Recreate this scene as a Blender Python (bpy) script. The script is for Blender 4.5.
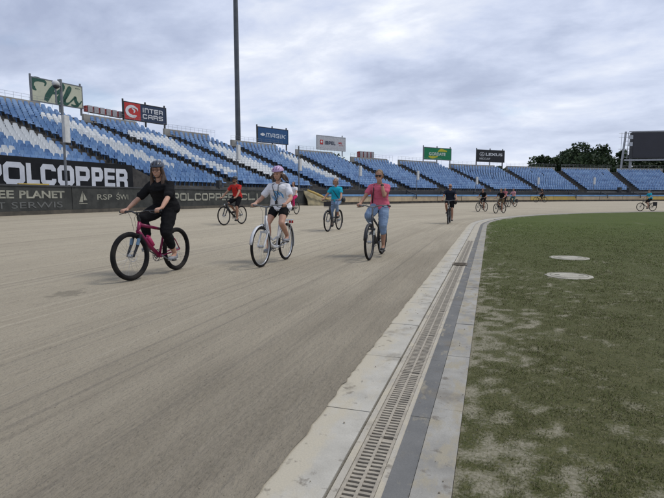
import bpy, bmesh, math, random
import numpy as np
from mathutils import Vector, Matrix, Euler

random.seed(7); rng = np.random.default_rng(7)
R = math.radians; PI = math.pi
for o in list(bpy.data.objects): bpy.data.objects.remove(o)
scene = bpy.context.scene; col = scene.collection

# ------------------------------------------------------------------ camera
CAM_H = 1.25; FPX = 500.0
YAW = math.atan(158/500.0); PITCH = math.atan(53/500.0)
cd = bpy.data.cameras.new('camera'); cam = bpy.data.objects.new('camera', cd); col.objects.link(cam)
cd.sensor_width = 36; cd.lens = 36*FPX/664; cd.clip_start = .05; cd.clip_end = 4000
cam.location = (0, 0, CAM_H); cam.rotation_euler = (PI/2-PITCH, 0, YAW)
scene.camera = cam
# ------------------------------------------------------------------ world: sky with a broken cloud deck
SUN_EL, SUN_AZ = R(58), R(60)      # azimuth from +Y towards +X
w = bpy.data.worlds.new('World'); scene.world = w; w.use_nodes = True
nt = w.node_tree; nt.nodes.clear()
def N(t, **k):
    n = nt.nodes.new(t)
    for a, b in k.items():
        if a.startswith('i_'): n.inputs[int(a[2:])].default_value = b
        else: setattr(n, a, b)
    return n
def L(a, b): nt.links.new(a, b)
out = N('ShaderNodeOutputWorld'); bg_s = N('ShaderNodeBackground'); bg_c = N('ShaderNodeBackground'); mx = N('ShaderNodeMixShader')
sky = N('ShaderNodeTexSky', sky_type='NISHITA', sun_disc=False, sun_elevation=SUN_EL, sun_rotation=SUN_AZ)
bg_s.inputs[1].default_value = .12; L(sky.outputs[0], bg_s.inputs[0])
tc = N('ShaderNodeTexCoord'); sep = N('ShaderNodeSeparateXYZ'); L(tc.outputs['Generated'], sep.inputs[0])
zz = N('ShaderNodeMath', operation='MAXIMUM', i_1=0.0); L(sep.outputs[2], zz.inputs[0])
za = N('ShaderNodeMath', operation='ADD', i_1=.24); L(zz.outputs[0], za.inputs[0])
dx = N('ShaderNodeMath', operation='DIVIDE'); L(sep.outputs[0], dx.inputs[0]); L(za.outputs[0], dx.inputs[1])
dy = N('ShaderNodeMath', operation='DIVIDE'); L(sep.outputs[1], dy.inputs[0]); L(za.outputs[0], dy.inputs[1])
cb = N('ShaderNodeCombineXYZ'); L(dx.outputs[0], cb.inputs[0]); L(dy.outputs[0], cb.inputs[1])
mp = N('ShaderNodeMapping'); mp.inputs['Rotation'].default_value = (0, 0, R(25)); mp.inputs['Scale'].default_value = (.75, 1.0, 1); mp.inputs['Location'].default_value = (3.1, 1.7, 0)
L(cb.outputs[0], mp.inputs[0])
n1 = N('ShaderNodeTexNoise'); n1.inputs['Scale'].default_value = 1.5; n1.inputs['Detail'].default_value = 7; n1.inputs['Roughness'].default_value = .55; n1.inputs['Distortion'].default_value = .25
n2 = N('ShaderNodeTexNoise'); n2.inputs['Scale'].default_value = 4.2; n2.inputs['Detail'].default_value = 6; n2.inputs['Roughness'].default_value = .6; n2.inputs['Distortion'].default_value = .3
L(mp.outputs[0], n1.inputs[0]); L(mp.outputs[0], n2.inputs[0])
mixn = N('ShaderNodeMix', data_type='FLOAT'); mixn.inputs[0].default_value = .30; L(n1.outputs[0], mixn.inputs[2]); L(n2.outputs[0], mixn.inputs[3])
cr = N('ShaderNodeValToRGB'); L(mixn.outputs[0], cr.inputs[0])
el = cr.color_ramp.elements
el[0].position = .36; el[0].color = (.34, .39, .53, 1)
el[1].position = .67; el[1].color = (.90, .92, .97, 1)
e = el.new(.44); e.color = (.43, .485, .63, 1)
e = el.new(.51); e.color = (.54, .595, .74, 1)
e = el.new(.58); e.color = (.66, .70, .80, 1)
# paler towards the horizon
hz = N('ShaderNodeMapRange'); hz.inputs[1].default_value = 0.0; hz.inputs[2].default_value = .30; hz.inputs[3].default_value = .38; hz.inputs[4].default_value = 0.0
L(sep.outputs[2], hz.inputs[0])
mh = N('ShaderNodeMix', data_type='RGBA'); L(hz.outputs[0], mh.inputs[0]); L(cr.outputs[0], mh.inputs[6]); mh.inputs[7].default_value = (.68, .73, .84, 1)
L(mh.outputs[2], bg_c.inputs[0]); bg_c.inputs[1].default_value = 1.0
mk = N('ShaderNodeMapRange'); mk.inputs[1].default_value = .35; mk.inputs[2].default_value = .42; mk.inputs[3].default_value = .60; mk.inputs[4].default_value = .97
n3 = N('ShaderNodeTexNoise'); n3.inputs['Scale'].default_value = 1.3; n3.inputs['Detail'].default_value = 5
mp3 = N('ShaderNodeMapping'); mp3.inputs['Location'].default_value = (7.4, 2.2, 0); L(cb.outputs[0], mp3.inputs[0]); L(mp3.outputs[0], n3.inputs[0])
L(n3.outputs[0], mk.inputs[0]); L(mk.outputs[0], mx.inputs[0]); L(bg_s.outputs[0], mx.inputs[1]); L(bg_c.outputs[0], mx.inputs[2]); L(mx.outputs[0], out.inputs[0])
# ------------------------------------------------------------------ sun behind the cloud
sd = bpy.data.lights.new('sun', 'SUN'); sun = bpy.data.objects.new('sun', sd); col.objects.link(sun)
sd.energy = 1.5; sd.angle = R(14); sd.color = (1, .96, .9)
sun.rotation_euler = Euler((PI/2-SUN_EL, 0, PI-SUN_AZ)); sun.location = (0, 0, 60)
scene.view_settings.view_transform = 'Standard'; scene.view_settings.look = 'None'
scene.view_settings.exposure = 0.27; scene.view_settings.gamma = 1; scene.view_settings.use_curve_mapping = False
scene.render.engine = 'CYCLES'

# ------------------------------------------------------------------ plan geometry
CX, CY = 69.0, 15.0          # centre of the outer fence bend (radius 86, tangent to the straight x = -17)
IX, IY, IR = 27.885, 22.0, 28.765   # centre and radius of the inner kerb line
fw = Vector((-math.sin(YAW)*math.cos(PITCH), math.cos(YAW)*math.cos(PITCH), -math.sin(PITCH)))
rt = Vector((math.cos(YAW), math.sin(YAW), 0)); up = rt.cross(fw)
def ray(x, y): return fw + rt*((x-332)/FPX) + up*((249-y)/FPX)
def project(p):
    q = Vector(p)-Vector((0, 0, CAM_H)); d = q.dot(fw)
    return 332+FPX*q.dot(rt)/d, 249-FPX*q.dot(up)/d, d
def ring(phi, r): return CX-r*math.cos(phi), CY+r*math.sin(phi)      # phi in radians
def phi_of(xp, r):
    d = ray(xp, 196); d = Vector((d.x, d.y)).normalized(); c = Vector((CX, CY))
    b = d.dot(c); t = b+math.sqrt(b*b-(c.dot(c)-r*r)); p = d*t
    return math.atan2(p.y-CY, CX-p.x), p
def z_at(p, xp, yp):
    d = ray(xp, yp); h = Vector((d.x, d.y)); t = p.dot(h)/h.dot(h); return CAM_H+d.z*t
def bank(x, y):
    di = -.88-x if y < 22 else math.hypot(x-IX, y-IY)-IR
    df = (17+x) if y < 15 else 86-math.hypot(x-CX, y-CY)
    di = max(0, di); t = di/max(.01, di+max(df, 0)); return .5*t**1.5

# ------------------------------------------------------------------ materials
def mat(name, c, rough=.7, metal=0.0, c2=None, scale=5.0, detail=4, lo=.4, hi=.6, bump=0.0, bscale=None, coord='Object', stretch=(1, 1, 1), spec=.4):
    m = bpy.data.materials.new(name); m.use_nodes = True; t = m.node_tree; b = t.nodes['Principled BSDF']
    b.inputs['Base Color'].default_value = (*c, 1); b.inputs['Roughness'].default_value = rough; b.inputs['Metallic'].default_value = metal
    b.inputs['Specular IOR Level'].default_value = spec
    tcn = t.nodes.new('ShaderNodeTexCoord'); mpn = t.nodes.new('ShaderNodeMapping'); mpn.inputs['Scale'].default_value = stretch
    t.links.new(tcn.outputs[coord], mpn.inputs[0])
    if c2 is None: c2 = tuple(v*.82 for v in c)
    nn = t.nodes.new('ShaderNodeTexNoise'); nn.inputs['Scale'].default_value = scale; nn.inputs['Detail'].default_value = detail; nn.inputs['Roughness'].default_value = .6
    t.links.new(mpn.outputs[0], nn.inputs[0])
    mr = t.nodes.new('ShaderNodeMapRange'); mr.inputs[1].default_value = lo; mr.inputs[2].default_value = hi
    t.links.new(nn.outputs[0], mr.inputs[0])
    mixc = t.nodes.new('ShaderNodeMix'); mixc.data_type = 'RGBA'; mixc.inputs[6].default_value = (*c, 1); mixc.inputs[7].default_value = (*c2, 1)
    t.links.new(mr.outputs[0], mixc.inputs[0]); t.links.new(mixc.outputs[2], b.inputs['Base Color'])
    if bump:
        n2 = t.nodes.new('ShaderNodeTexNoise'); n2.inputs['Scale'].default_value = bscale or scale*4; n2.inputs['Detail'].default_value = 4
        t.links.new(mpn.outputs[0], n2.inputs[0]); bp = t.nodes.new('ShaderNodeBump'); bp.inputs['Strength'].default_value = bump; bp.inputs['Distance'].default_value = .02
        t.links.new(n2.outputs[0], bp.inputs['Height']); t.links.new(bp.outputs[0], b.inputs['Normal'])
    return m

# ------------------------------------------------------------------ mesh builder
class MB:
    def __init__(s): s.v = []; s.f = []; s.m = []; s.T = None
    def add(s, vs, fs, mi=0):
        o = len(s.v)
        if s.T is not None: vs = [s.T @ Vector(v) for v in vs]
        s.v += [tuple(v) for v in vs]; s.f += [tuple(i+o for i in f) for f in fs]; s.m += [mi]*len(fs)
    def box(s, c, d, rz=0, mi=0, M=None):
        x, y, z = [q/2 for q in d]
        vs = [Vector((i*x, j*y, k*z)) for i in (-1, 1) for j in (-1, 1) for k in (-1, 1)]
        m = M if M is not None else Matrix.Rotation(rz, 3, 'Z')
        vs = [m @ v+Vector(c) for v in vs]
        s.add(vs, [(0, 1, 3, 2), (4, 6, 7, 5), (0, 4, 5, 1), (2, 3, 7, 6), (0, 2, 6, 4), (1, 5, 7, 3)], mi)
    def tube(s, pts, rs, n=8, mi=0, cap=True, closed=False, sx=1.0):
        pts = [Vector(p) for p in pts]
        if not hasattr(rs, '__len__'): rs = [rs]*len(pts)
        vs = []; fs = []; ref = None; k = len(pts)
        for i, p in enumerate(pts):
            a = pts[i-1] if (i > 0 or closed) else p; b = pts[(i+1) % k] if (i < k-1 or closed) else p
            t = (b-a); t = t.normalized() if t.length > 1e-9 else Vector((0, 0, 1))
            if ref is None:
                ref = Vector((0, 0, 1)) if abs(t.z) < .9 else Vector((1, 0, 0))
            u = (ref-t*ref.dot(t)).normalized(); ref = u; v = t.cross(u)
            for j in range(n):
                an = 2*PI*j/n; vs.append(p+(u*math.cos(an)+v*math.sin(an)*sx)*rs[i])
        for i in range(k if closed else k-1):
            for j in range(n):
                a = i*n+j; b = i*n+(j+1) % n; c = ((i+1) % k)*n+(j+1) % n; d = ((i+1) % k)*n+j; fs.append((a, b, c, d))
        if cap and not closed: fs.append(tuple(range(n))[::-1]); fs.append(tuple((k-1)*n+j for j in range(n)))
        s.add(vs, fs, mi)
    def ell(s, c, r, M=None, nu=14, nv=9, mi=0, zmin=-1.0):
        vs = []; fs = []; c = Vector(c); M = M or Matrix.Identity(3)
        th0 = math.acos(max(-1, min(1, zmin)))
        for i in range(nv+1):
            th = th0*i/nv
            for j in range(nu):
                ph = 2*PI*j/nu
                vs.append(M @ Vector((r[0]*math.sin(th)*math.cos(ph), r[1]*math.sin(th)*math.sin(ph), r[2]*math.cos(th)))+c)
        for i in range(nv):
            for j in range(nu): fs.append((i*nu+j, (i+1)*nu+j, (i+1)*nu+(j+1) % nu, i*nu+(j+1) % nu))
        if zmin > -1: fs.append(tuple(nv*nu+j for j in range(nu))[::-1])
        s.add(vs, fs, mi)
    def limb(s, pts, rs, n=12):                 # tapered capsules for remeshing
        pts = [Vector(p) for p in pts]
        for i in range(len(pts)-1): s.tube([pts[i], pts[i+1]], [rs[i], rs[i+1]], n)
        for p, r in zip(pts, rs): s.ell(p, (r, r, r), nu=n, nv=8)
    def loft(s, rings, n=20, mi=0):             # rings: (centre, rx, ry) in horizontal-ish sections, given with optional tilt matrix
        vs = []; fs = []
        for c, rx, ry, M in rings:
            for j in range(n):
                a = 2*PI*j/n
                vs.append((M @ Vector((rx*math.cos(a), ry*math.sin(a), 0)))+Vector(c))
        k = len(rings)
        for i in range(k-1):
            for j in range(n): fs.append((i*n+j, i*n+(j+1) % n, (i+1)*n+(j+1) % n, (i+1)*n+j))
        fs.append(tuple(range(n))[::-1]); fs.append(tuple((k-1)*n+j for j in range(n)))
        s.add(vs, fs, mi)
    def torus(s, c, Rr, r, axis='Y', nu=36, nv=8, mi=0, sx=1.0):
        pts = []
        for i in range(nu):
            a = 2*PI*i/nu
            p = {'Y': (Rr*math.cos(a), 0, Rr*math.sin(a)), 'Z': (Rr*math.cos(a), Rr*math.sin(a), 0), 'X': (0, Rr*math.cos(a), Rr*math.sin(a))}[axis]
            pts.append(Vector(p)+Vector(c))
        vs = []; fs = []; cc = Vector(c); ax = {'Y': Vector((0, 1, 0)), 'Z': Vector((0, 0, 1)), 'X': Vector((1, 0, 0))}[axis]
        for p in pts:
            o = (p-cc).normalized()
            for j in range(nv):
                a = 2*PI*j/nv; vs.append(p+o*math.cos(a)*r+ax*math.sin(a)*r*sx)
        for i in range(nu):
            for j in range(nv):
                fs.append((i*nv+j, ((i+1) % nu)*nv+j, ((i+1) % nu)*nv+(j+1) % nv, i*nv+(j+1) % nv))
        s.add(vs, fs, mi)
    def build(s, name, mats, parent=None, smooth=False, remesh=0, sm=2):
        me = bpy.data.meshes.new(name); me.from_pydata(s.v, [], s.f); me.update()
        if not isinstance(mats, (list, tuple)): mats = [mats]
        for m in mats: me.materials.append(m)
        if len(mats) > 1: me.polygons.foreach_set('material_index', s.m)
        if smooth: me.polygons.foreach_set('use_smooth', [True]*len(me.polygons))
        o = bpy.data.objects.new(name, me); col.objects.link(o)
        if remesh:
            md = o.modifiers.new('r', 'REMESH'); md.mode = 'VOXEL'; md.voxel_size = remesh; md.use_smooth_shade = True
            if sm:
                ms = o.modifiers.new('s', 'SMOOTH'); ms.iterations = sm; ms.factor = .5
            dg = bpy.context.evaluated_depsgraph_get(); dg.update()
            nm = bpy.data.meshes.new_from_object(o.evaluated_get(dg)); o.modifiers.clear(); o.data = nm
            if len(nm.materials) == 0: nm.materials.append(mats[0])
        if parent is not None: o.parent = parent
        return o
def tag(o, label=None, cat=None, group=None, kind=None):
    for k, v in (('label', label), ('category', cat), ('group', group), ('kind', kind)):
        if v: o[k] = v
    return o
def empty(name, loc=(0, 0, 0), rz=0, s=1):
    o = bpy.data.objects.new(name, None); col.objects.link(o); o.location = loc; o.rotation_euler = (0, 0, rz); o.scale = (s, s, s); o.empty_display_size = .2
    return o
def grid(name, m, P, uv=None, attr=None):
    """P: array (a,b,3)"""
    a, b = P.shape[:2]
    me = bpy.data.meshes.new(name)
    idx = np.arange(a*b).reshape(a, b)
    F = np.stack([idx[:-1, :-1], idx[1:, :-1], idx[1:, 1:], idx[:-1, 1:]], -1).reshape(-1, 4)
    me.from_pydata([tuple(p) for p in P.reshape(-1, 3)], [], [tuple(int(q) for q in f) for f in F]); me.update()
    me.materials.append(m); me.polygons.foreach_set('use_smooth', [True]*len(me.polygons))
    if uv is not None:
        l = me.uv_layers.new(name='UVMap'); U = uv.reshape(-1, 2)[F.reshape(-1)]; l.data.foreach_set('uv', U.reshape(-1).astype(np.float32))
    if attr is not None:
        at = me.attributes.new('bare', 'FLOAT', 'POINT'); at.data.foreach_set('value', attr.reshape(-1).astype(np.float32))
    o = bpy.data.objects.new(name, me); col.objects.link(o); return o
def vnoise(x, y, s, seed=0):
    x = np.asarray(x)/s+seed*13.7; y = np.asarray(y)/s+seed*7.3
    xi = np.floor(x); yi = np.floor(y); fx = x-xi; fy = y-yi; fx = fx*fx*(3-2*fx); fy = fy*fy*(3-2*fy)
    def h(a, b):
        t = np.sin(a*127.1+b*311.7+seed*74.7)*43758.5453; return t-np.floor(t)
    return (h(xi, yi)*(1-fx)+h(xi+1, yi)*fx)*(1-fy)+(h(xi, yi+1)*(1-fx)+h(xi+1, yi+1)*fx)*fy
def fbm(x, y, s, seed=0, o=4):
    v = 0; a = .5; t = 0
    for i in range(o): v = v+a*vnoise(x, y, s/2**i, seed+i); t += a; a *= .55
    return v/t

# ------------------------------------------------------------------ ground
g_m = mat('rough_ground', (.08, .09, .05), .95, c2=(.14, .13, .09), scale=.05)
b = MB(); b.add([(-1500, -1500, -.3), (1500, -1500, -.3), (1500, 1500, -.3), (-1500, 1500, -.3)], [(0, 1, 2, 3)])
tag(b.build('ground', g_m), kind='structure')

# infield turf: bare sand thins out away from the kerb
def bare(x, y):
    x = np.asarray(x, float); y = np.asarray(y, float)
    d = np.where(y < 22, x+.115, 28-np.hypot(x-IX, y-IY))
    n = fbm(x, y, .55, 3, 5); n2 = fbm(x, y*.7, 1.9, 9, 4)
    near = np.clip(1-(y-1)/9, 0, 1)
    v = .42*np.exp(-np.maximum(d, 0)/.30)+.34*near*np.exp(-np.maximum(d, 0)/1.6)
    v = v+(n-.5)*.9+(n2-.5)*.5+(fbm(x, y, .09, 31, 5)-.5)*2.6-.20-.40*np.clip((y-5)/9, 0, 1)*np.clip(d/.5, 0, 1)
    return np.clip(v*1.7, 0, 1)
mg = bpy.data.materials.new('turf'); mg.use_nodes = True; t = mg.node_tree; bs = t.nodes['Principled BSDF']; bs.inputs['Roughness'].default_value = .95; bs.inputs['Specular IOR Level'].default_value = .15
at = t.nodes.new('ShaderNodeAttribute'); at.attribute_name = 'bare'
tcn = t.nodes.new('ShaderNodeTexCoord')
def nz(scale, det=5, stretch=None, coordn='Object'):
    n = t.nodes.new('ShaderNodeTexNoise'); n.inputs['Scale'].default_value = scale; n.inputs['Detail'].default_value = det; n.inputs['Roughness'].default_value = .65
    if stretch:
        m_ = t.nodes.new('ShaderNodeMapping'); m_.inputs['Scale'].default_value = stretch; t.links.new(tcn.outputs[coordn], m_.inputs[0]); t.links.new(m_.outputs[0], n.inputs[0])
    else: t.links.new(tcn.outputs[coordn], n.inputs[0])
    return n
def mr(src, lo, hi, a=0, b_=1):
    n = t.nodes.new('ShaderNodeMapRange'); n.inputs[1].default_value = lo; n.inputs[2].default_value = hi; n.inputs[3].default_value = a; n.inputs[4].default_value = b_; t.links.new(src, n.inputs[0]); return n.outputs[0]
def mixc(fac, a, b_):
    n = t.nodes.new('ShaderNodeMix'); n.data_type = 'RGBA'
    for i, v in ((0, fac), (6, a), (7, b_)):
        if hasattr(v, 'is_output'): t.links.new(v, n.inputs[i])
        else: n.inputs[i].default_value = v if i == 0 else (*v, 1)
    return n.outputs[2]
def bump(src, st, dist, target):
    bp = t.nodes.new('ShaderNodeBump'); bp.inputs['Strength'].default_value = st; bp.inputs['Distance'].default_value = dist; t.links.new(src, bp.inputs['Height']); t.links.new(bp.outputs[0], target.inputs['Normal'])
sx = t.nodes.new('ShaderNodeSeparateXYZ'); t.links.new(tcn.outputs['Object'], sx.inputs[0])
far = mr(sx.outputs[1], 5, 24)
gA = mixc(mr(nz(7, 6).outputs[0], .35, .65), (.078, .080, .030), (.108, .104, .046))
gB = mixc(mr(nz(1.2, 6).outputs[0], .35, .65), (.060, .084, .013), (.082, .106, .018))
gc = mixc(far, gA, gB)
gc = mixc(mr(nz(38, 5).outputs[0], .42, .62, 0, .45), gc, (.035, .045, .02))
gc = mixc(mr(nz(.35, 4, (1, .25, 1)).outputs[0], .45, .62, 0, .3), gc, (.088, .10, .038))
sand = mixc(mr(nz(30, 6).outputs[0], .3, .7), (.31, .285, .21), (.21, .19, .14))
ad = t.nodes.new('ShaderNodeMath'); ad.operation = 'ADD'; t.links.new(at.outputs['Fac'], ad.inputs[0]); t.links.new(mr(nz(55, 4).outputs[0], .3, .7, -.55, .55), ad.inputs[1])
fin = mixc(mr(ad.outputs[0], .2, 1.25), gc, sand)
t.links.new(fin, bs.inputs['Base Color']); bump(nz(60, 5).outputs[0], .5, .03, bs)
xs = np.concatenate([np.arange(-.115, 4, .05), np.arange(4, 14, .25), np.arange(14, 82, 2)])
ys = np.concatenate([np.arange(-12, .5, .5), np.arange(.5, 9, .06), np.arange(9, 24, .3), np.arange(24, 82, 2)])
X, Y = np.meshgrid(xs, ys, indexing='ij')
Z = (fbm(X, Y, .3, 5)-.5)*.014*np.clip((X+.115)/.3, 0, 1)
gr = grid('infield_turf', mg, np.stack([X, Y, Z], -1), attr=bare(X, Y)); tag(gr, kind='structure')

# grass blades
NB = 1000000
rr = 1.1+25*rng.random(NB)**1.35; aa = R(-8)+R(74)*rng.random(NB)
gx = rr*np.sin(aa); gy = rr*np.cos(aa)
d_in = np.where(gy < 22, gx+.115, 28-np.hypot(gx-IX, gy-IY))
clump = fbm(gx, gy, .12, 21, 2)
keep = (rng.random(NB) < np.clip(1.35-rr/19, .12, 1)) & (d_in > .01) & (rng.random(NB) > bare(gx, gy)*.88) & (clump > .12+.42*rng.random(NB))
gx = gx[keep]; gy = gy[keep]; rr = rr[keep]; n = len(gx)
ang = rng.random(n)*2*PI; hgt = (.004+.012*rng.random(n)**1.5)*(1+rr*.02); wd = .0007+.00045*rr; ln = (rng.random(n))*.022*(1+rr*.03)
cxn, sxn = np.cos(ang), np.sin(ang); an2 = rng.random(n)*2*PI
V = np.zeros((n, 3, 3)); V[:, 0] = np.stack([gx-cxn*wd, gy-sxn*wd, np.zeros(n)-.004], -1); V[:, 1] = np.stack([gx+cxn*wd, gy+sxn*wd, np.zeros(n)-.004], -1)
V[:, 2] = np.stack([gx+ln*np.cos(an2), gy+ln*np.sin(an2), hgt], -1)
me = bpy.data.meshes.new('grass'); me.vertices.add(n*3); me.vertices.foreach_set('co', V.reshape(-1).astype(np.float32))
me.loops.add(n*3); me.loops.foreach_set('vertex_index', np.arange(n*3, dtype=np.int32)); me.polygons.add(n); me.polygons.foreach_set('loop_start', np.arange(0, n*3, 3, dtype=np.int32)); me.polygons.foreach_set('loop_total', np.full(n, 3, dtype=np.int32))
fr = np.clip((gy-5)/19, 0, 1); dry = (rng.random(n) < .28-.2*fr)
me.materials.append(mat('grass_olive', (.116, .118, .045), .8, c2=(.088, .092, .032), scale=1.5, spec=.2)); me.materials.append(mat('grass_straw', (.22, .20, .115), .8, spec=.2)); me.materials.append(mat('grass_green', (.074, .104, .018), .8, c2=(.09, .12, .022), scale=1.5, spec=.2))
me.polygons.foreach_set('material_index', np.where(dry, 1, np.where(rng.random(n) < .15+.85*fr, 2, 0)).astype(np.int32)); me.update(); me.validate()
go = bpy.data.objects.new('grass', me); col.objects.link(go); tag(go, 'short patchy grass blades growing on the infield beside the kerb', 'grass', kind='stuff')

# track: ring between the inner kerb and the fence, banked up towards the fence
mtk = bpy.data.materials.new('track_shale'); mtk.use_nodes = True; t = mtk.node_tree; bs = t.nodes['Principled BSDF']; bs.inputs['Roughness'].default_value = 1; bs.inputs['Specular IOR Level'].default_value = .05
tcn = t.nodes.new('ShaderNodeTexCoord'); sx = t.nodes.new('ShaderNodeSeparateXYZ'); t.links.new(tcn.outputs['UV'], sx.inputs[0])
base = mixc(mr(nz(1.0, 6, (.06, 1.3, 1), 'UV').outputs[0], .38, .62), (.50, .44, .33), (.39, .343, .257))
base = mixc(mr(nz(2.5, 6, (.05, 4, 1), 'UV').outputs[0], .42, .6, 0, .6), base, (.45, .405, .315))
base = mixc(mr(nz(1.0, 6, (.08, .9, 1), 'UV').outputs[0], .52, .64, 0, .40), base, (.29, .253, .19))
base = mixc(mr(nz(.35, 5, (.6, 1, 1), 'UV').outputs[0], .4, .65, 0, .3), base, (.30, .262, .20))
base = mixc(mr(sx.outputs[0], 12, 26, .55, 0), base, (.29, .254, .19))
tyre = mr(nz(1, 4, (.03, 9, 1), 'UV').outputs[0], .58, .63, 0, .6)
base = mixc(tyre, base, (.23, .205, .165))
base = mixc(mr(nz(1, 4, (.05, 13, 1), 'UV').outputs[0], .57, .66, 0, .5), base, (.50, .44, .335))
inn = mr(sx.outputs[1], .25, 3.2, 1, 0)      # damp raked strip along the kerb
mm = t.nodes.new('ShaderNodeMath'); mm.operation = 'MULTIPLY'; t.links.new(inn, mm.inputs[0]); t.links.new(mr(nz(1.1, 6, (.22, 1.2, 1), 'UV').outputs[0], .35, .6, .25, 1.0), mm.inputs[1])
nearb = mr(sx.outputs[0], 6, 34, .95, .2)
mm2 = t.nodes.new('ShaderNodeMath'); mm2.operation = 'MULTIPLY'; t.links.new(mm.outputs[0], mm2.inputs[0]); t.links.new(nearb, mm2.inputs[1])
base = mixc(mm2.outputs[0], base, (.125, .11, .084))
base = mixc(mr(nz(1, 5, (3, 9, 1), 'UV').outputs[0], .55, .72, 0, .45), base, (.19, .165, .13))
base = mixc(mr(nz(1, 5, (24, 30, 1), 'UV').outputs[0], .35, .65, 0, .4), base, (.32, .28, .215))
base = mixc(mr(nz(1, 3, (60, 80, 1), 'UV').outputs[0], .58, .66, 0, .6), base, (.13, .115, .09))
vm = t.nodes.new('ShaderNodeVectorMath'); vm.operation = 'SUBTRACT'; _d = ray(70, 294.5); _k = -(CAM_H-.06)/_d.z; vm.inputs[1].default_value = (_d.x*_k, _d.y*_k, 0); t.links.new(tcn.outputs['Object'], vm.inputs[0])
vs_c = t.nodes.new('ShaderNodeVectorMath'); vs_c.operation = 'MULTIPLY'; vs_c.inputs[1].default_value = (4.6, 3.2, 0); t.links.new(vm.outputs[0], vs_c.inputs[0])
vl = t.nodes.new('ShaderNodeVectorMath'); vl.operation = 'LENGTH'; t.links.new(vs_c.outputs[0], vl.inputs[0])
va = t.nodes.new('ShaderNodeMath'); va.operation = 'ADD'; t.links.new(vl.outputs['Value'], va.inputs[0]); t.links.new(mr(nz(9, 5).outputs[0], .3, .7, -.6, .6), va.inputs[1])
base = mixc(mr(va.outputs[0], .45, .95, .4, 0), base, (.09, .083, .066))
t.links.new(base, bs.inputs['Base Color'])
ad = t.nodes.new('ShaderNodeMath'); ad.operation = 'ADD'; t.links.new(nz(1, 6, (18, 30, 1), 'UV').outputs[0], ad.inputs[0]); t.links.new(nz(1, 4, (.3, 9, 1), 'UV').outputs[0], ad.inputs[1])
bump(ad.outputs[0], .8, .04, bs)
st = []      # stations: inner point, normal, outer point, distance
for y in np.concatenate([np.arange(-12, 0, .6), np.arange(0, 9, .06), np.arange(9, 22, .4)]):
    yo = y if y < 0 else y*1.35
    if yo < CY: po = (-17.0, yo)
    else:
        ph = (yo-CY)/86; po = ring(ph, 86)
    st.append(((-.88, y), po, y+12))
ph0 = (22*1.35-CY)/86
for k, th in enumerate(np.linspace(0, R(150), 90)):
    po = ring(ph0+(R(130)-ph0)*(k/89), 86); st.append(((IX-IR*math.cos(th), IY+IR*math.sin(th)), po, 34+th*(IR+9)))
vs = [0, .02, .06, .12, .25, .5]+list(np.linspace(.9, 1, 2)*0)[:0]
fr_ = np.concatenate([[0, .0015, .004, .01, .02], np.linspace(.035, 1, 34)])
P = np.zeros((len(st), len(fr_), 3)); U = np.zeros((len(st), len(fr_), 2))
for i, (pi_, po, u) in enumerate(st):
    pi_ = Vector(pi_); po = Vector(po); dv = (po-pi_); Ln = dv.length
    rag = (fbm(np.array([u]), np.array([0.]), .5, 4, 5)[0]-.5)*.025+(fbm(np.array([u]), np.array([3.]), 2.6, 8, 3)[0]-.5)*.03-.01
    rag2 = (vnoise(u,0,.06,3)-.5)*.022
    for j, f in enumerate(fr_):
        p = pi_+dv*f
        if f < .03: p = p-dv.normalized()*(rag+rag2*(1-f/.03))*(1-f/.03)*.9
        z = .016+bank(p.x, p.y)+ (0 if j < 2 else .006*(fbm(np.array([p.x]), np.array([p.y*.6]), .5, 2, 3)[0]-.5))
        P[i, j] = (p.x, p.y, z); U[i, j] = (u, f*Ln)
tr = grid('track', mtk, P[:, ::-1], uv=U[:, ::-1]); tag(tr, kind='structure')

# kerb along the infield: slab, drain, dark strip, outer slab (all swept along the inner line)
kl = [(-.001, y) for y in np.arange(-12, 22.01, .5)]
def kline(off):   # offset to the right of x=-.88
    pts = [(-.88+off, y) for y in np.arange(-12, 22, .5)]
    pts += [(IX-(IR-off)*math.cos(th), IY+(IR-off)*math.sin(th)) for th in np.linspace(0, R(150), 120)]
    return pts
def sweep(name, m, o0, o1, z0, z1, parent=None):
    A = kline(o0); B = kline(o1); b = MB(); n = len(A); vs = []
    for p, q in zip(A, B): vs += [(p[0], p[1], z0), (p[0], p[1], z1), (q[0], q[1], z1), (q[0], q[1], z0)]
    fs = []
    for i in range(n-1):
        for j in range(4): fs.append((i*4+j, (i+1)*4+j, (i+1)*4+(j+1) % 4, i*4+(j+1) % 4))
    b.add(vs, fs)
    # lengthwise distances as UV are not needed, object coordinates do
    o = b.build(name, m, parent); return o
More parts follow.
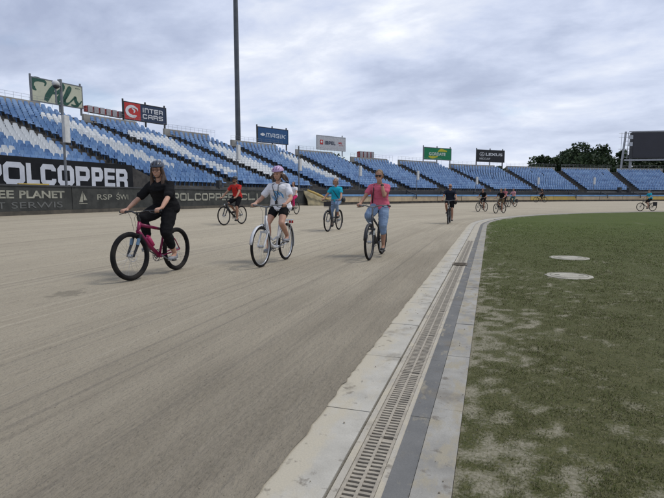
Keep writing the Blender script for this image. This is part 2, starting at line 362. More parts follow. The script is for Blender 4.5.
def concrete(name, ca, cb, cc, s2=(.45, .62), jointed=0):
    global t, tcn
    m = bpy.data.materials.new(name); m.use_nodes = True; t = m.node_tree; b_ = t.nodes['Principled BSDF']; b_.inputs['Roughness'].default_value = .95; b_.inputs['Specular IOR Level'].default_value = .1
    tcn = t.nodes.new('ShaderNodeTexCoord')
    c = mixc(mr(nz(3, 6).outputs[0], .35, .65), ca, cb)
    if jointed:
        sxx = t.nodes.new('ShaderNodeSeparateXYZ'); t.links.new(tcn.outputs['Object'], sxx.inputs[0]); gg = t.nodes.new('ShaderNodeMath'); gg.operation = 'ADD'; t.links.new(mr(sxx.outputs[0], -.95, -.66, .28, -.16), gg.inputs[0]); t.links.new(nz(5, 8, (1.6, .7, 1)).outputs[0], gg.inputs[1]); c = mixc(mr(gg.outputs[0], *s2), c, cc)
    else: c = mixc(mr(nz(6, 9, (1.6, .7, 1)).outputs[0], *s2), c, cc)
    c = mixc(mr(nz(9, 6).outputs[0], .60, .68, 0, .7), c, (.13, .11, .085))
    c = mixc(mr(nz(2.2, 8).outputs[0], .56, .66, 0, .55), c, (.19, .165, .125))
    c = mixc(mr(nz(120, 3).outputs[0], .3, .7, 0, .3), c, tuple(v*.55 for v in ca))
    t.links.new(c, b_.inputs['Base Color']); bump(nz(90, 5).outputs[0], .4, .01, b_); return m
cA = concrete('kerb_concrete_sandy', (.50, .475, .41), (.37, .35, .30), (.46, .415, .32), (.40, .62), 1)
cB = concrete('kerb_concrete_grey', (.37, .355, .315), (.24, .23, .205), (.33, .295, .22), (.48, .60))
cD = concrete('kerb_slate', (.19, .188, .178), (.14, .14, .135), (.30, .27, .205), (.56, .66))
cG = concrete('drain_concrete', (.45, .415, .345), (.38, .35, .29), (.47, .42, .32), (.45, .6))
cM = mat('joint_dirt', (.05, .045, .035), .95)
kerb = empty('kerb', (0, 0, 0)); tag(kerb, kind='structure')
# slab row in one-metre pieces with joints, each laid a hair unevenly
b = MB(); off1 = .255
def slabrow(name, m, o0, o1, step, top, gap=.008, seed=1):
    r_ = random.Random(seed); b = MB()
    y = -11.6+r_.random()*.2
    while y < 22:
        y1 = min(y+step, 22.0); dz = r_.uniform(-.002, .002); tx = r_.uniform(-.002, .002)
        x0, x1 = -.88+o0, -.88+o1-.002
        v = [(x0, y+gap, -.15), (x1, y+gap, -.15), (x1, y1, -.15), (x0, y1, -.15), (x0, y+gap, top+dz), (x1, y+gap, top+dz+tx), (x1, y1, top+dz+tx), (x0, y1, top+dz)]
        b.add(v, [(0, 3, 2, 1), (4, 5, 6, 7), (0, 1, 5, 4), (1, 2, 6, 5), (2, 3, 7, 6), (3, 0, 4, 7)]); y = y1
    ths = np.linspace(0, R(150), 76)
    for a0, a1 in zip(ths[:-1], ths[1:]):
        a1 -= .0004; q = lambda o, a, z: (IX-(IR-o)*math.cos(a), IY+(IR-o)*math.sin(a), z)
        o1b = o1-.002
        v = [q(o0, a0, -.15), q(o1b, a0, -.15), q(o1b, a1, -.15), q(o0, a1, -.15), q(o0, a0, top), q(o1b, a0, top), q(o1b, a1, top), q(o0, a1, top)]
        b.add(v, [(0, 3, 2, 1), (4, 5, 6, 7), (0, 1, 5, 4), (1, 2, 6, 5), (2, 3, 7, 6), (3, 0, 4, 7)])
    return b.build(name, m, kerb)
slabrow('track_side_slab', cA, -.16, .256, 1.02, .010, .009, 1)
slabrow('infield_side_slab', cB, .597, .765, 1.02, .012, .006, 2)
slabrow('slate_strip', cD, .487, .596, 1.02, .009, .003, 3)
sweep('drain_rim', cG, .268, .300, -.12, .006, kerb)
sweep('drain_rim', cG, .458, .486, -.12, .006, kerb)
sweep('drain_bed', cM, -.10, .76, -.20, -.13, kerb)
# beyond the slotted stretch the channel is covered flush
b = MB()
A = [p for p in kline(.301) if p[1] > 14.6 or p[0] > 0]; B = [p for p in kline(.457) if p[1] > 14.6 or p[0] > 0]
A = [(-.579, 14.45)]+A; B = [(-.423, 14.45)]+B
n_ = min(len(A), len(B)); b.add([(p[0], p[1], .003) for p in A[:n_]]+[(p[0], p[1], .003) for p in B[:n_]], [(i, n_+i, n_+i+1, i+1) for i in range(n_-1)])
b.build('drain_lid', cG, kerb)
# iron grates: bars in two staggered columns, one metre each
gm = mat('grate_cast', (.36, .32, .25), .8, c2=(.27, .24, .19), scale=14, bump=.2)
def grate_mesh():
    b = MB(); x0, x1 = -.577, -.425; mid = (x0+x1)/2
    for xa, xb in ((x0, x0+.016), (mid-.007, mid+.007), (x1-.016, x1)): b.box(((xa+xb)/2, .497, -.012), (xb-xa, .994, .03))
    p = .0333
    for k in range(30):
        b.box((x0+.016+.0265, .010+k*p, -.013), (.0535, .0165, .028)); b.box((x1-.016-.0265, .010+k*p+p/2*(k < 29), -.013), (.0535, .0165, .028))
    return b
g0 = grate_mesh().build('drain_grate', gm)
for k in range(15):
    o = g0 if k == 0 else g0.copy()
    if k: col.objects.link(o)
    o.location = (0, -.55+k, 0); tag(o, 'slotted pale drain grate set in the channel between the kerb slabs', 'drain grate', 'slotted drain grates in the kerb')
    if k == 14: break
b = MB(); b.box((-.50, 9.35, .012), (.26, .32, .012)); 
for k in range(5): b.box((-.50, 9.24+k*.055, .021), (.20, .018, .006))
tag(b.build('drain_cover', mat('iron_cover', (.10, .085, .065), .8, c2=(.16, .13, .09), scale=20)), 'dark rusty iron cover lying across the drain channel', 'drain cover')

# pale round covers in the grass
pm = mat('pale_concrete', (.38, .36, .29), .9, c2=(.29, .27, .215), scale=5, bump=.3)
for (px, py, r_, lab) in ((569.5, 258, .37, 'pale round concrete cover in the grass, farther and smaller-looking of the two'), (569, 276, .345, 'pale round concrete cover in the grass, nearer of the two')):
    d = ray(px, py); tt = -CAM_H/d.z; c = Vector((d.x*tt, d.y*tt)); b = MB(); nn = 40
    ring_ = [(c.x+(r_+.012*math.sin(k*1.7)+.01*math.sin(k*4.1))*math.cos(2*PI*k/nn), c.y+(r_+.012*math.sin(k*1.7))*1.0*math.sin(2*PI*k/nn)) for k in range(nn)]
    b.add([(x, y, -.03) for x, y in ring_]+[(x, y, .006) for x, y in ring_]+[(c.x+(x-c.x)*.93, c.y+(y-c.y)*.93, .012) for x, y in ring_], [(k, (k+1) % nn, nn+(k+1) % nn, nn+k) for k in range(nn)]+[(nn+k, nn+(k+1) % nn, 2*nn+(k+1) % nn, 2*nn+k) for k in range(nn)]+[tuple(range(2*nn, 3*nn))])
    gc_ = b.build('ground_cover', pm); tag(gc_, lab, 'cover')
    b = MB(); b.torus((c.x, c.y, .011), r_*.80, .007, 'Z', 40, 5)
    for q in (-1, 1): b.box((c.x+q*r_*.5, c.y, .0145), (.07, .025, .006))
    b.build('rim', mat('cover_rim', (.20, .19, .15), .9), gc_)

# little clods of dirt on the slabs
dm = mat('dirt_clod', (.22, .19, .14), .95)
b = MB(); r_ = random.Random(11)
for _ in range(70):
    x = r_.choice([r_.uniform(-1.0, -.64), r_.uniform(-.29, -.12), r_.uniform(-.85, -.65)]); y = r_.uniform(1.2, 9)**1; s = r_.uniform(.0015, .0045)
    b.ell((x, y, .015), (s*1.5, s*1.2, s), Matrix.Rotation(r_.random()*3, 3, 'Z'), 6, 3)
for _ in range(320):
    x = r_.uniform(-8, -1.0); y = r_.uniform(1.5, 12); s = r_.uniform(.002, .0055)
    b.ell((x, y, .016+bank(x, y)), (s*1.6, s*1.2, s), Matrix.Rotation(r_.random()*3, 3, 'Z'), 6, 3)
tag(b.build('dirt_crumbs', dm), 'loose crumbs of dark dirt scattered over the slabs and sand', 'dirt', kind='stuff')
# ------------------------------------------------------------------ lettering
FONTCACHE = {}
def text_verts(s, wdt, hgt, bold=0.0, shear=0.0, fitw=True, space=1.0):
    """flat lettering fitted into wdt x hgt, origin lower left: returns (verts2d, faces)"""
    cu = bpy.data.curves.new('t', 'FONT'); cu.body = s; cu.size = 1; cu.offset = bold; cu.shear = shear; cu.space_character = space; cu.resolution_u = 3
    o = bpy.data.objects.new('t', cu); col.objects.link(o); dg = bpy.context.evaluated_depsgraph_get(); dg.update()
    m = bpy.data.meshes.new_from_object(o.evaluated_get(dg)); bpy.data.objects.remove(o); bpy.data.curves.remove(cu)
    v = np.array([q.co[:2] for q in m.vertices]); f = [tuple(p.vertices) for p in m.polygons]; bpy.data.meshes.remove(m)
    mn = v.min(0); mxx = v.max(0); v = (v-mn)/(mxx-mn)*np.array([wdt, hgt]); return v, f
GL = {'P': [[(0, 0), (0, 1), (.86, 1), (1, .86), (1, .50), (.86, .36), (0, .36)]], 'O': [[(.14, 0), (.86, 0), (1, .14), (1, .86), (.86, 1), (.14, 1), (0, .86), (0, .14), (.14, 0), (.3, 0)]],
 'L': [[(0, 1), (0, 0), (1, 0)]], 'C': [[(1, .74), (1, .86), (.86, 1), (.14, 1), (0, .86), (0, .14), (.14, 0), (.86, 0), (1, .14), (1, .26)]], 'E': [[(1, 1), (0, 1), (0, 0), (1, 0)], [(0, .5), (.92, .5)]],
 'R': [[(0, 0), (0, 1), (.86, 1), (1, .86), (1, .55), (.86, .42), (0, .42)], [(.72, .42), (.92, .32), (1, .2), (1, 0)]], 'I': [[(.5, 0), (.5, 1)]], 'N': [[(0, 0), (0, 1), (.86, 1), (1, .86), (1, 0)]], 'T': [[(0, 1), (1, 1)], [(.5, 1), (.5, 0)]],
 'A': [[(0, 0), (0, .86), (.14, 1), (.86, 1), (1, .86), (1, 0)], [(0, .38), (1, .38)]], 'S': [[(1, 1), (.14, 1), (0, .86), (0, .62), (.14, .5), (.86, .5), (1, .38), (1, .14), (.86, 0), (0, 0)]], 'M': [[(0, 0), (0, 1), (.88, 1), (1, .88), (1, 0)], [(.5, 1), (.5, 0)]],
 'G': [[(1, .80), (1, .86), (.86, 1), (.14, 1), (0, .86), (0, .14), (.14, 0), (1, 0), (1, .48), (.5, .48)]], 'K': [[(0, 0), (0, 1)], [(1, 1), (.15, .5), (1, 0)]]}
def glyph(ch, w_, h_, t_, shear=0.0, layer=0.0):
    """square block capital: lists of (x, y) quads with mitred corners"""
    out = []
    for path in GL[ch]:
        P_ = [Vector((t_/2+x*(w_-t_), t_/2+y*(h_-t_))) for x, y in path]; n = len(P_); Lf = []; Rt = []
        for i in range(n):
            d0 = (P_[i]-P_[i-1]).normalized() if i else None; d1 = (P_[i+1]-P_[i]).normalized() if i < n-1 else None
            d0 = d0 or d1; d1 = d1 or d0; n0 = Vector((-d0.y, d0.x)); n1 = Vector((-d1.y, d1.x)); m = (n0+n1); m = m/max(.35, m.dot(n0)) if m.length > 1e-6 else n0
            e = Vector((0, 0)) if ch in 'CG' else d1*(-t_/2) if i == 0 else (d0*(t_/2) if i == n-1 else Vector((0, 0)))
            Lf.append(P_[i]+m*(t_/2)+e); Rt.append(P_[i]-m*(t_/2)+e)
        out.append([[(q.x+shear*q.y, q.y) for q in (Lf[i], Rt[i], Rt[i+1], Lf[i+1])] for i in range(n-1)])
    return out
def block_word(b, word, fn, w_, h_, t_, gap=.16, shear=0.0, widths=None):
    units = [.32 if c == 'I' else (1.25 if c == 'M' else 1.0) for c in word]; cw = w_/(sum(units)+gap*(len(word)-1)); x = 0
    for c, u in zip(word, units):
        for k, strip in enumerate(glyph(c, cw*u, h_, t_, shear)):
            for j, q in enumerate(strip): b.add([fn(x+a, y, .003*k+.0006*j) for a, y in q], [(0, 1, 2, 3)])
        x += cw*(u+gap)
def put_text(name, v, f, fn, m, parent, th=.0):
    b = MB(); b.add([fn(x, y) for x, y in v], f); o = b.build(name, m, parent); return o

# ------------------------------------------------------------------ grandstand
conc = mat('terrace_concrete', (.11, .105, .095), .9, c2=(.06, .057, .052), scale=1.5)
aisle_m = mat('aisle_concrete', (.075, .07, .062), .95, c2=(.045, .042, .04), scale=3)
para_m = mat('parapet_concrete', (.34, .33, .30), .9, c2=(.25, .24, .22), scale=.8)
rail_m = mat('rail_steel', (.30, .31, .32), .5, .5)
dark_m = mat('dark_steel', (.035, .037, .04), .6)
bluA = mat('seat_blue', (.105, .195, .355), .55, c2=(.085, .165, .315), scale=.35, spec=.2)
bluB = mat('seat_blue_faded', (.145, .24, .395), .6, c2=(.12, .205, .35), scale=.35, spec=.2)
bluC = mat('seat_blue_deep', (.072, .142, .285), .5, c2=(.06, .122, .25), scale=.35, spec=.2)
whtA = mat('seat_white', (.50, .52, .53), .5, c2=(.38, .41, .43), scale=.35)
A_B = [-9, -3.3, 2.3, 7.9, 13.3, 17.1, 20.4, 24.5, 29.7, 34.5, 40.4, 46.5, 52.5, 59.0, 65.5, 72, 79]
A_K = [0, -.05, -.075, -.075, -.105, -.085, -.02, .05, .02, .065, .05, .145, .22, .24, .2, .1, 0]
ROWS = [26, 26, 25, 23, 20, 18, 17, 15, 13, 13, 12, 12, 12, 12, 12, 12]
RB, ZB, DR, DZ = 90.5, 1.9, .70, .2625
ROWS = [round(q*8/7) for q in ROWS]
def aphi(i, r): return R(A_B[i]+A_K[i]*(r-RB))
WHITE = [[(6.5, 103.25), (6.6, 102.75), (6.9, 101.5), (7.2, 99.75), (6.5, 97.0), (6.2, 93.5), (5.2, 93.75), (5.3, 95.25), (5.1, 95.75), (4.8, 96.25), (4.7, 97.75), (4.9, 98.75)],
 [(3.6, 95.5), (3.7, 95.25), (4.1, 94.5), (3.5, 93.25), (2.6, 93.25)],
 [(9.3, 104.75), (10.3, 105.25), (10.4, 103.75), (10.6, 101.75), (10.6, 99.0), (10.7, 97.25), (10.8, 95.5), (11.2, 93.5), (10.9, 93.0), (10.0, 93.25), (9.6, 94.25), (9.4, 95.5), (9.4, 96.5), (9.4, 98.25), (9.3, 100.25), (9.2, 101.75), (9.0, 104.0)],
 [(12.9, 103.25), (14.4, 102.75), (15.2, 102.0), (14.9, 99.5), (14.3, 96.75), (14.8, 95.0), (14.9, 92.75), (14.4, 92.0), (13.9, 93.0), (13.7, 94.75), (13.6, 97.0), (13.6, 98.75), (13.2, 100.25), (12.7, 101.5)],
 [(18.1, 102.25), (18.7, 101.0), (18.8, 98.25), (18.8, 97.0), (19.0, 95.0), (19.0, 92.75), (20.1, 92.25), (16.9, 92.5), (16.6, 93.75), (16.5, 95.25), (17.1, 97.75), (17.6, 100.25)],
 [(23.3, 101.0), (24.1, 100.25), (24.1, 98.0), (23.8, 95.5), (24.0, 92.5), (23.5, 91.75), (22.7, 93.0), (22.7, 94.75), (22.5, 96.5), (23.0, 99.25)]]
def inpoly(x, y, P):
    c = False; j = len(P)-1
    for i in range(len(P)):
        if (P[i][1] > y) != (P[j][1] > y) and x < (P[j][0]-P[i][0])*(y-P[i][1])/(P[j][1]-P[i][1])+P[i][0]: c = not c
        j = i
    return c
stand = empty('grandstand', (CX, CY, 0)); tag(stand, 'curved concrete terrace of blue and white seats sweeping round the track', 'grandstand')
def off(o): o.matrix_parent_inverse = Matrix.Translation((-CX, -CY, 0)); return o
seats = []      # (x, y, z, phi, white)
r_ = random.Random(5)
mbT = MB(); 
for i, n in enumerate(ROWS):
    ns = 10
    # stepped terrace of this block
    ps = []
    prof = [(RB, .4), (RB, ZB)]
    for k in range(n): prof += [(RB+DR*(k+1), ZB+DZ*k), (RB+DR*(k+1), ZB+DZ*(k+1))]
    prof += [(RB+DR*n+2.2, ZB+DZ*n), (RB+DR*n+2.2, -.3)]
    vs = []
    for j in range(ns+1):
        for (rr_, z) in prof:
            ph = aphi(i, rr_)+(aphi(i+1, rr_)-aphi(i, rr_))*j/ns; x, y = ring(ph, rr_); vs.append((x, y, z))
    m_ = len(prof); fs = [(j*m_+k, j*m_+k+1, (j+1)*m_+k+1, (j+1)*m_+k) for j in range(ns) for k in range(m_-1)]
    b = MB(); b.add(vs, fs); fs2 = []
    # side cheeks where a taller block stands beside a lower one
    for j in (0, ns):
        o_ = j*m_
        for k in range(1, m_-3): 
            p = vs[o_+k]; q = vs[o_+k+1]; b.add([p, q, (q[0], q[1], -.3), (p[0], p[1], -.3)], [(0, 1, 2, 3)])
    off(b.build('terrace', conc, stand))
    # aisle at the left edge of the block: half-height dark steps, 5 mm proud
    if i > 0:
        nn = max(n, ROWS[i-1]); b = MB()
        for k in range(nn):
            for h in range(2):
                ra = RB+DR*k+DR*.5*h; z = ZB+DZ*k+DZ*.5*h
                if h == 0: z += .006
                rb = ra+DR*.5
                w_ = .80
                vs = []
                for rr_ in (ra, rb):
                    for sgn in (-1, 1):
                        ph = aphi(i, rr_)+sgn*w_/rr_; x, y = ring(ph, rr_)
                        vs += [(x, y, z-.35), (x, y, z)]
                b.add(vs, [(0, 2, 3, 1), (1, 3, 7, 5), (0, 1, 5, 4), (2, 6, 7, 3), (4, 5, 7, 6)])
        off(b.build('aisle_steps', aisle_m, stand))
    # parapet along the top
    rp = RB+DR*n+.35; b = MB(); vs = []; zt = ZB+DZ*n+.75; zb = ZB+DZ*n-.2
    f1 = .86 if i < 11 else .97
    for j in range(9):
        for rr_, z in ((rp, zb), (rp, zt), (rp+.22, zt), (rp+.22, zb)):
            a0 = aphi(i, rr_)+1.1/rr_; a1 = aphi(i+1, rr_); x, y = ring(a0+(a1-a0)*f1*j/8, rr_); vs.append((x, y, z))
    b.add(vs, [(j*4+k, j*4+k+1, (j+1)*4+k+1, (j+1)*4+k) for j in range(8) for k in range(3)]+[(0, 1, 2, 3), (32, 33, 34, 35)])
    pz = off(b.build('parapet', para_m, stand))
    b = MB(); pts = []
    for j in range(13):
        a0 = aphi(i, rp)+1.1/rp; a1 = aphi(i+1, rp); x, y = ring(a0+(a1-a0)*1.0*j/12, rp+.1); pts.append((x, y))
    for (x, y) in pts: b.tube([(x, y, zt-.3), (x, y, zt+.5)], .011, 5)
    for dz in (.5, .27): b.tube([(x, y, zt+dz) for x, y in pts], .009, 5)
    off(b.build('guard_rail', rail_m, stand))
    for k in range(n):
        rr_ = RB+DR*k+.22; z = ZB+DZ*k
        mg_ = 1.15 if 2 <= i <= 8 else .92; a0 = aphi(i, rr_)+mg_/rr_; a1 = aphi(i+1, rr_)-mg_/rr_; rm = RB+DR*n*.5; ct = max(1, int((aphi(i+1, rm)-aphi(i, rm)-1.84/rm)*rm/.49)); dphi = (a1-a0)/ct
        for s_ in range(ct):
            ph = a0+dphi*(s_+.5); x, y = ring(ph, rr_)
            pd = math.degrees(ph); ed = .25
            wh = any(inpoly(pd+r_.uniform(-.05, .05), rr_, P_) for P_ in WHITE)
            if r_.random() < (.006 if i < 9 else .002): continue
            seats.append((x, y, z, ph, wh))
def seat_geo():
    prof = [(.06, .37), (.09, .405), (.30, .385), (.36, .42), (.42, .60), (.455, .80), (.475, .80), (.455, .60), (.40, .36), (.06, .345)]
    b = MB(); hw = [.175, .19, .19, .18, .19, .145, .145, .19, .18, .175]; vs = []
    for (r0, z), h in zip(prof, hw): vs += [(r0, -h, z), (r0, h, z)]
    # shallow shell: middle column pushed back a little
    n = len(prof); vs = []
    for q, ((r0, z), h) in enumerate(zip(prof, hw)):
        bk = .03 if 3 <= q <= 7 else 0; top = .018 if q in (5, 6) else 0
        vs += [(r0, -h, z-top), (r0+bk, -h*.45, z+top*.5), (r0+bk, h*.45, z+top*.5), (r0, h, z-top)]
    fs = []
    for q in range(n):
        q2 = (q+1) % n
        for c in range(3): fs.append((q*4+c, q*4+c+1, q2*4+c+1, q2*4+c))
    b.add(vs, fs); b.add([vs[q*4] for q in range(n)], [tuple(range(n))]); b.add([vs[q*4+3] for q in range(n)], [tuple(range(n))[::-1]])
    b.box((.26, 0, .18), (.05, .05, .36)); return b
sg = seat_geo()
# rank by how large each shows in the photo; the 300 largest in frame are individuals
cand = []
for q, (x, y, z, ph, wh) in enumerate(seats):
    px, py, d = project((x, y, z+.6))
    if -5 < px < 669 and d > 0 and py < 186:
        pd = math.degrees(ph)
        if pd < 6 and z < 2.75: continue
        cand.append((d, q))
cand.sort(); near = set(q for d, q in cand[:300])
smesh = {}
for nm, ms in (('b0', bluA), ('b1', bluB), ('b2', bluC), ('w', whtA)):
    o = sg.build('stadium_seat', ms); smesh[nm] = o.data; bpy.data.objects.remove(o)
SV = np.array(sg.v); SF = sg.f; allv = []; allf = []; alm = []
lab = {True: 'white plastic tip-up seat within the white pattern of the nearest terrace blocks', False: 'blue plastic tip-up seat in the nearest terrace blocks above the black banner'}
for q, (x, y, z, ph, wh) in enumerate(seats):
    a = PI-ph   # outward direction angle
    v_ = 3 if wh else r_.choice((0, 0, 0, 1, 1, 2)); tilt = r_.uniform(-.03, .03)
    if q in near:
        o = bpy.data.objects.new('stadium_seat', smesh[('b0', 'b1', 'b2', 'w')[v_]]); col.objects.link(o); o.location = (x-math.cos(a)*.12, y-math.sin(a)*.12, z); o.rotation_euler = (0, 0, a+tilt)
        tag(o, lab[wh], 'stadium seat', 'white stadium seats' if wh else 'blue stadium seats')
    else:
        c, s = math.cos(a+tilt), math.sin(a+tilt); P_ = np.empty_like(SV); P_[:, 0] = x-math.cos(a)*.12+SV[:, 0]*c-SV[:, 1]*s; P_[:, 1] = y-math.sin(a)*.12+SV[:, 0]*s+SV[:, 1]*c; P_[:, 2] = SV[:, 2]+z
        allv.append(P_); allf.append(len(allv)-1); alm += [v_]*len(SF)
nv = len(SV); nF = len(SF); V = np.concatenate(allv); 
loops = np.concatenate([np.array(f) for f in SF]); tot = np.array([len(f) for f in SF]); K = len(allv)
LI = (loops[None]+(np.arange(K)*nv)[:, None]).reshape(-1); LT = np.tile(tot, K); LS = np.concatenate([[0], np.cumsum(LT)[:-1]])
me = bpy.data.meshes.new('stadium_seats'); me.vertices.add(len(V)); me.vertices.foreach_set('co', V.reshape(-1).astype(np.float32)); me.loops.add(len(LI)); me.loops.foreach_set('vertex_index', LI.astype(np.int32))
me.polygons.add(len(LT)); me.polygons.foreach_set('loop_start', LS.astype(np.int32)); me.polygons.foreach_set('loop_total', LT.astype(np.int32))
for m_ in (bluA, bluB, bluC, whtA): me.materials.append(m_)
me.polygons.foreach_set('material_index', np.array(alm, dtype=np.int32)); me.update(); me.validate()
o = bpy.data.objects.new('stadium_seats', me); col.objects.link(o); tag(o, 'thousands of blue and white plastic seats farther round the terraces', 'stadium seats', kind='stuff')
# front wall of the terrace: dark under the near blocks, whitewashed at the far end
def arcwall(b, p0, p1, ra, rb, z0, z1, step=1.0, mi=0):
    n = max(1, int((p1-p0)/step)); vs = []
    for j in range(n+1):
        ph = R(p0+(p1-p0)*j/n)
        for rr_, z in ((ra, z0), (ra, z1), (rb, z1), (rb, z0)):
            x, y = ring(ph, rr_); vs.append((x, y, z(j/n) if callable(z) else z))
    b.add(vs, [(j*4+k, j*4+k+1, (j+1)*4+k+1, (j+1)*4+k) for j in range(n) for k in range(3)]+[(0, 1, 2, 3), tuple(n*4+k for k in range(4))], mi)
b = MB(); arcwall(b, 52.8, 79, 90.2, 90.45, .4, 1.98); off(b.build('front_wall', mat('whitewash', (.52, .52, .50), .8, c2=(.38, .38, .36), scale=.6), stand))
b = MB(); arcwall(b, 52.8, 79, 90.05, 90.47, 1.99, 2.14); off(b.build('wall_capping', dark_m, stand))
b = MB(); arcwall(b, 5.9, 52.6, 90.2, 90.45, .4, 1.96); off(b.build('front_wall', conc, stand))
# walkway between fence and stand
b = MB(); vs = []
for j in range(90):
    ph = R(-14+98*j/89)
    for rr_ in (85.4, 91): x, y = ring(ph, rr_); vs.append((x, y, .485))
b.add(vs, [(j*2, j*2+1, j*2+3, j*2+2) for j in range(89)]); tag(b.build('walkway', mat('walkway_tarmac', (.09, .088, .085), .95, scale=1)), kind='structure')
# dark concrete ramp beside the banner, where the first visible aisle comes down
b = MB(); 
for k in range(14):
    ph = R(6.2+.06*k); arcwall(b, 6.1, 7.55, 89.2+.0, 90.1, .45, 1.35); break
off(b.build('stair_cheek', aisle_m, stand))
b = MB()
vs = []
for ph, z in ((5.95, 2.95), (7.9, 1.85)):
    for rr_ in (89.3, 90.1):
        x, y = ring(R(ph), rr_); vs += [(x, y, .45), (x, y, z)]
b.add(vs, [(0, 4, 5, 1), (2, 3, 7, 6), (1, 5, 7, 3), (0, 1, 3, 2), (4, 6, 7, 5)]); off(b.build('stair_cheek', aisle_m, stand))

# ------------------------------------------------------------------ big black banner
def arc_fn(phi_left, r, z0, th=.012):
    return lambda x, y: (*ring(R(phi_left)+x/r, r-th), z0+y)
white_p = mat('banner_white', (.62, .64, .68), .7, c2=(.52, .54, .58), scale=2)
blk_p = mat('banner_black', (.008, .009, .011), .75, c2=(.014, .015, .017), scale=1.2, spec=.2, bump=.6, bscale=1.4)
ban = empty('advertising_banner', (*ring(R(1), 88.8), .5)); tag(ban, 'long black banner with large white letters hung below the nearest seats', 'banner')
def off2(o, e): o.matrix_parent_inverse = Matrix.Translation(-Vector(e.location)); return o
b = MB(); arcwall(b, -7.5, 5.72, 88.80, 88.90, .5, 2.98, .4); off2(b.build('panel', blk_p, ban), ban)
# letters share one width each, so the word spans the banner; block capitals drawn extended
pl = lambda xp: math.degrees(phi_of(xp, 88.8)[0])
edges = [(-22, 4.5), (4.8, 26.5), (27.5, 41), (41.5, 57.5), (58.2, 74.0), (75, 90), (91, 105), (105.8, 115.5), (116.3, 128)]
edges = [(-20, 4), (4.5, 26.8), (27.6, 41), (41.7, 57.6), (58.6, 75.6), (76.6, 91.2), (92.4, 104.2), (105.2, 116), (116.8, 128.5)]
vs_, fs_ = [], []
b = MB()
for ch, (xa, xb) in zip('POLCOPPER', edges):
    pa, pb = pl(xa), pl(xb); block_word(b, ch, lambda x, y, o, pa=pa: (*ring(R(pa)+x/88.8, 88.785-o), 1.74+y), R(pb-pa)*88.8*.96, .98, .24 if ch != 'E' else .21)
off2(b.build('lettering', white_p, ban), ban)

# ------------------------------------------------------------------ track fence (straight part) with grey mesh banners
fence_m = mat('mesh_banner_grey', (.058, .060, .056), .85, c2=(.040, .042, .040), scale=2.5, spec=.15, bump=.6, bscale=1.8)
kick_m = mat('kickboard', (.10, .088, .07), .9, c2=(.06, .055, .045), scale=2)
letter_m = mat('faded_lettering', (.34, .335, .27), .85, c2=(.20, .20, .165), scale=3, lo=.35, hi=.65)
letter_f = mat('ghost_lettering', (.13, .135, .13), .85)
fe = empty('track_fence', (*ring(R(6), 86), .5)); tag(fe, 'dark grey fence of printed mesh panels along the near outer edge of the track', 'fence')
F1 = math.degrees(phi_of(309, 86)[0])
pl6 = lambda xp: math.degrees(phi_of(xp, 86)[0])
cuts = [-12, -8, -4.2, pl6(-20)*0-2.6, pl6(72), pl6(150), pl6(236), F1]
cuts = [-12, -7.5, -3.2, pl6(72), pl6(152), pl6(237), F1]
for a, c in zip(cuts[:-1], cuts[1:]):
    b = MB(); arcwall(b, a+.01, c-.01, 86.00, 86.05, .68, 1.62, .35); off2(b.build('panel', fence_m, fe), fe)
    b = MB(); x, y = ring(R(a), 86.12); b.tube([(x, y, .4), (x, y, 1.72)], .04, 8); off2(b.build('post', dark_m, fe), fe)
b = MB(); arcwall(b, -12, F1, 85.98, 86.08, .42, .675, .35); off2(b.build('kickboard', kick_m, fe), fe)
b = MB(); arcwall(b, -12, F1, 85.97, 86.10, 1.625, 1.69, .35); off2(b.build('top_rail', mat('fence_top', (.05, .052, .055), .6), fe), fe)
b = MB(); arcwall(b, pl6(20), pl6(50), 86.0, 86.1, 1.692, 1.735, .2); off2(b.build('yellow_strip', mat('yellow_pad', (.50, .36, .08), .7), fe), fe)
def ftext(s, xa, xb, z0, h, m, bold=.02, sp=1.0):
    pa, pb = pl6(xa), pl6(xb); v, f = text_verts(s, R(pb-pa)*86, h, bold, space=sp); fn = arc_fn(pa, 86.0, z0); b = MB(); b.add([fn(x, y) for x, y in v], f); off2(b.build('lettering', m, fe), fe)
ftext('FREE', -22, 13.8, 1.16, .30, letter_m, .03); ftext('PLANET', 19, 64.5, 1.16, .30, letter_m, .03)
ftext('AT', -13, 4.5, .78, .24, letter_f, .0); ftext('SERWIS', 10.5, 62, .78, .24, letter_f, .0)
ftext('RSP', 97, 112, 1.08, .25, letter_m, .01); ftext('\u015aWI', 116, 128, 1.08, .33, letter_m, .01)
def fblock(s, xa, xb, z0, h, t_):
    pa, pb = pl6(xa), pl6(xb); b = MB(); block_word(b, s, lambda x, y, o: (*ring(R(pa)+x/86, 85.985-o), z0+y), R(pb-pa)*86, h, t_); off2(b.build('lettering', letter_m, fe), fe)
fblock('POLCOPPER', 172, 233.5, .98, .44, .10); fblock('CLI', 240, 258, .98, .44, .10)
# sail-shaped emblem
b = MB(); fn = arc_fn(pl6(78.5), 86.0, .98)
for tri in (((.0, .0), (.22, .0), (.22, .5)), ((.26, .08), (.26, .42), (.46, .08)), ((-.02, -.08), (.48, -.08), (.44, -.04)), ((-.02, -.08), (.44, -.04), (.02, -.04))): b.add([fn(*p) for p in tri], [(0, 1, 2)])
off2(b.build('emblem', letter_m, fe), fe)

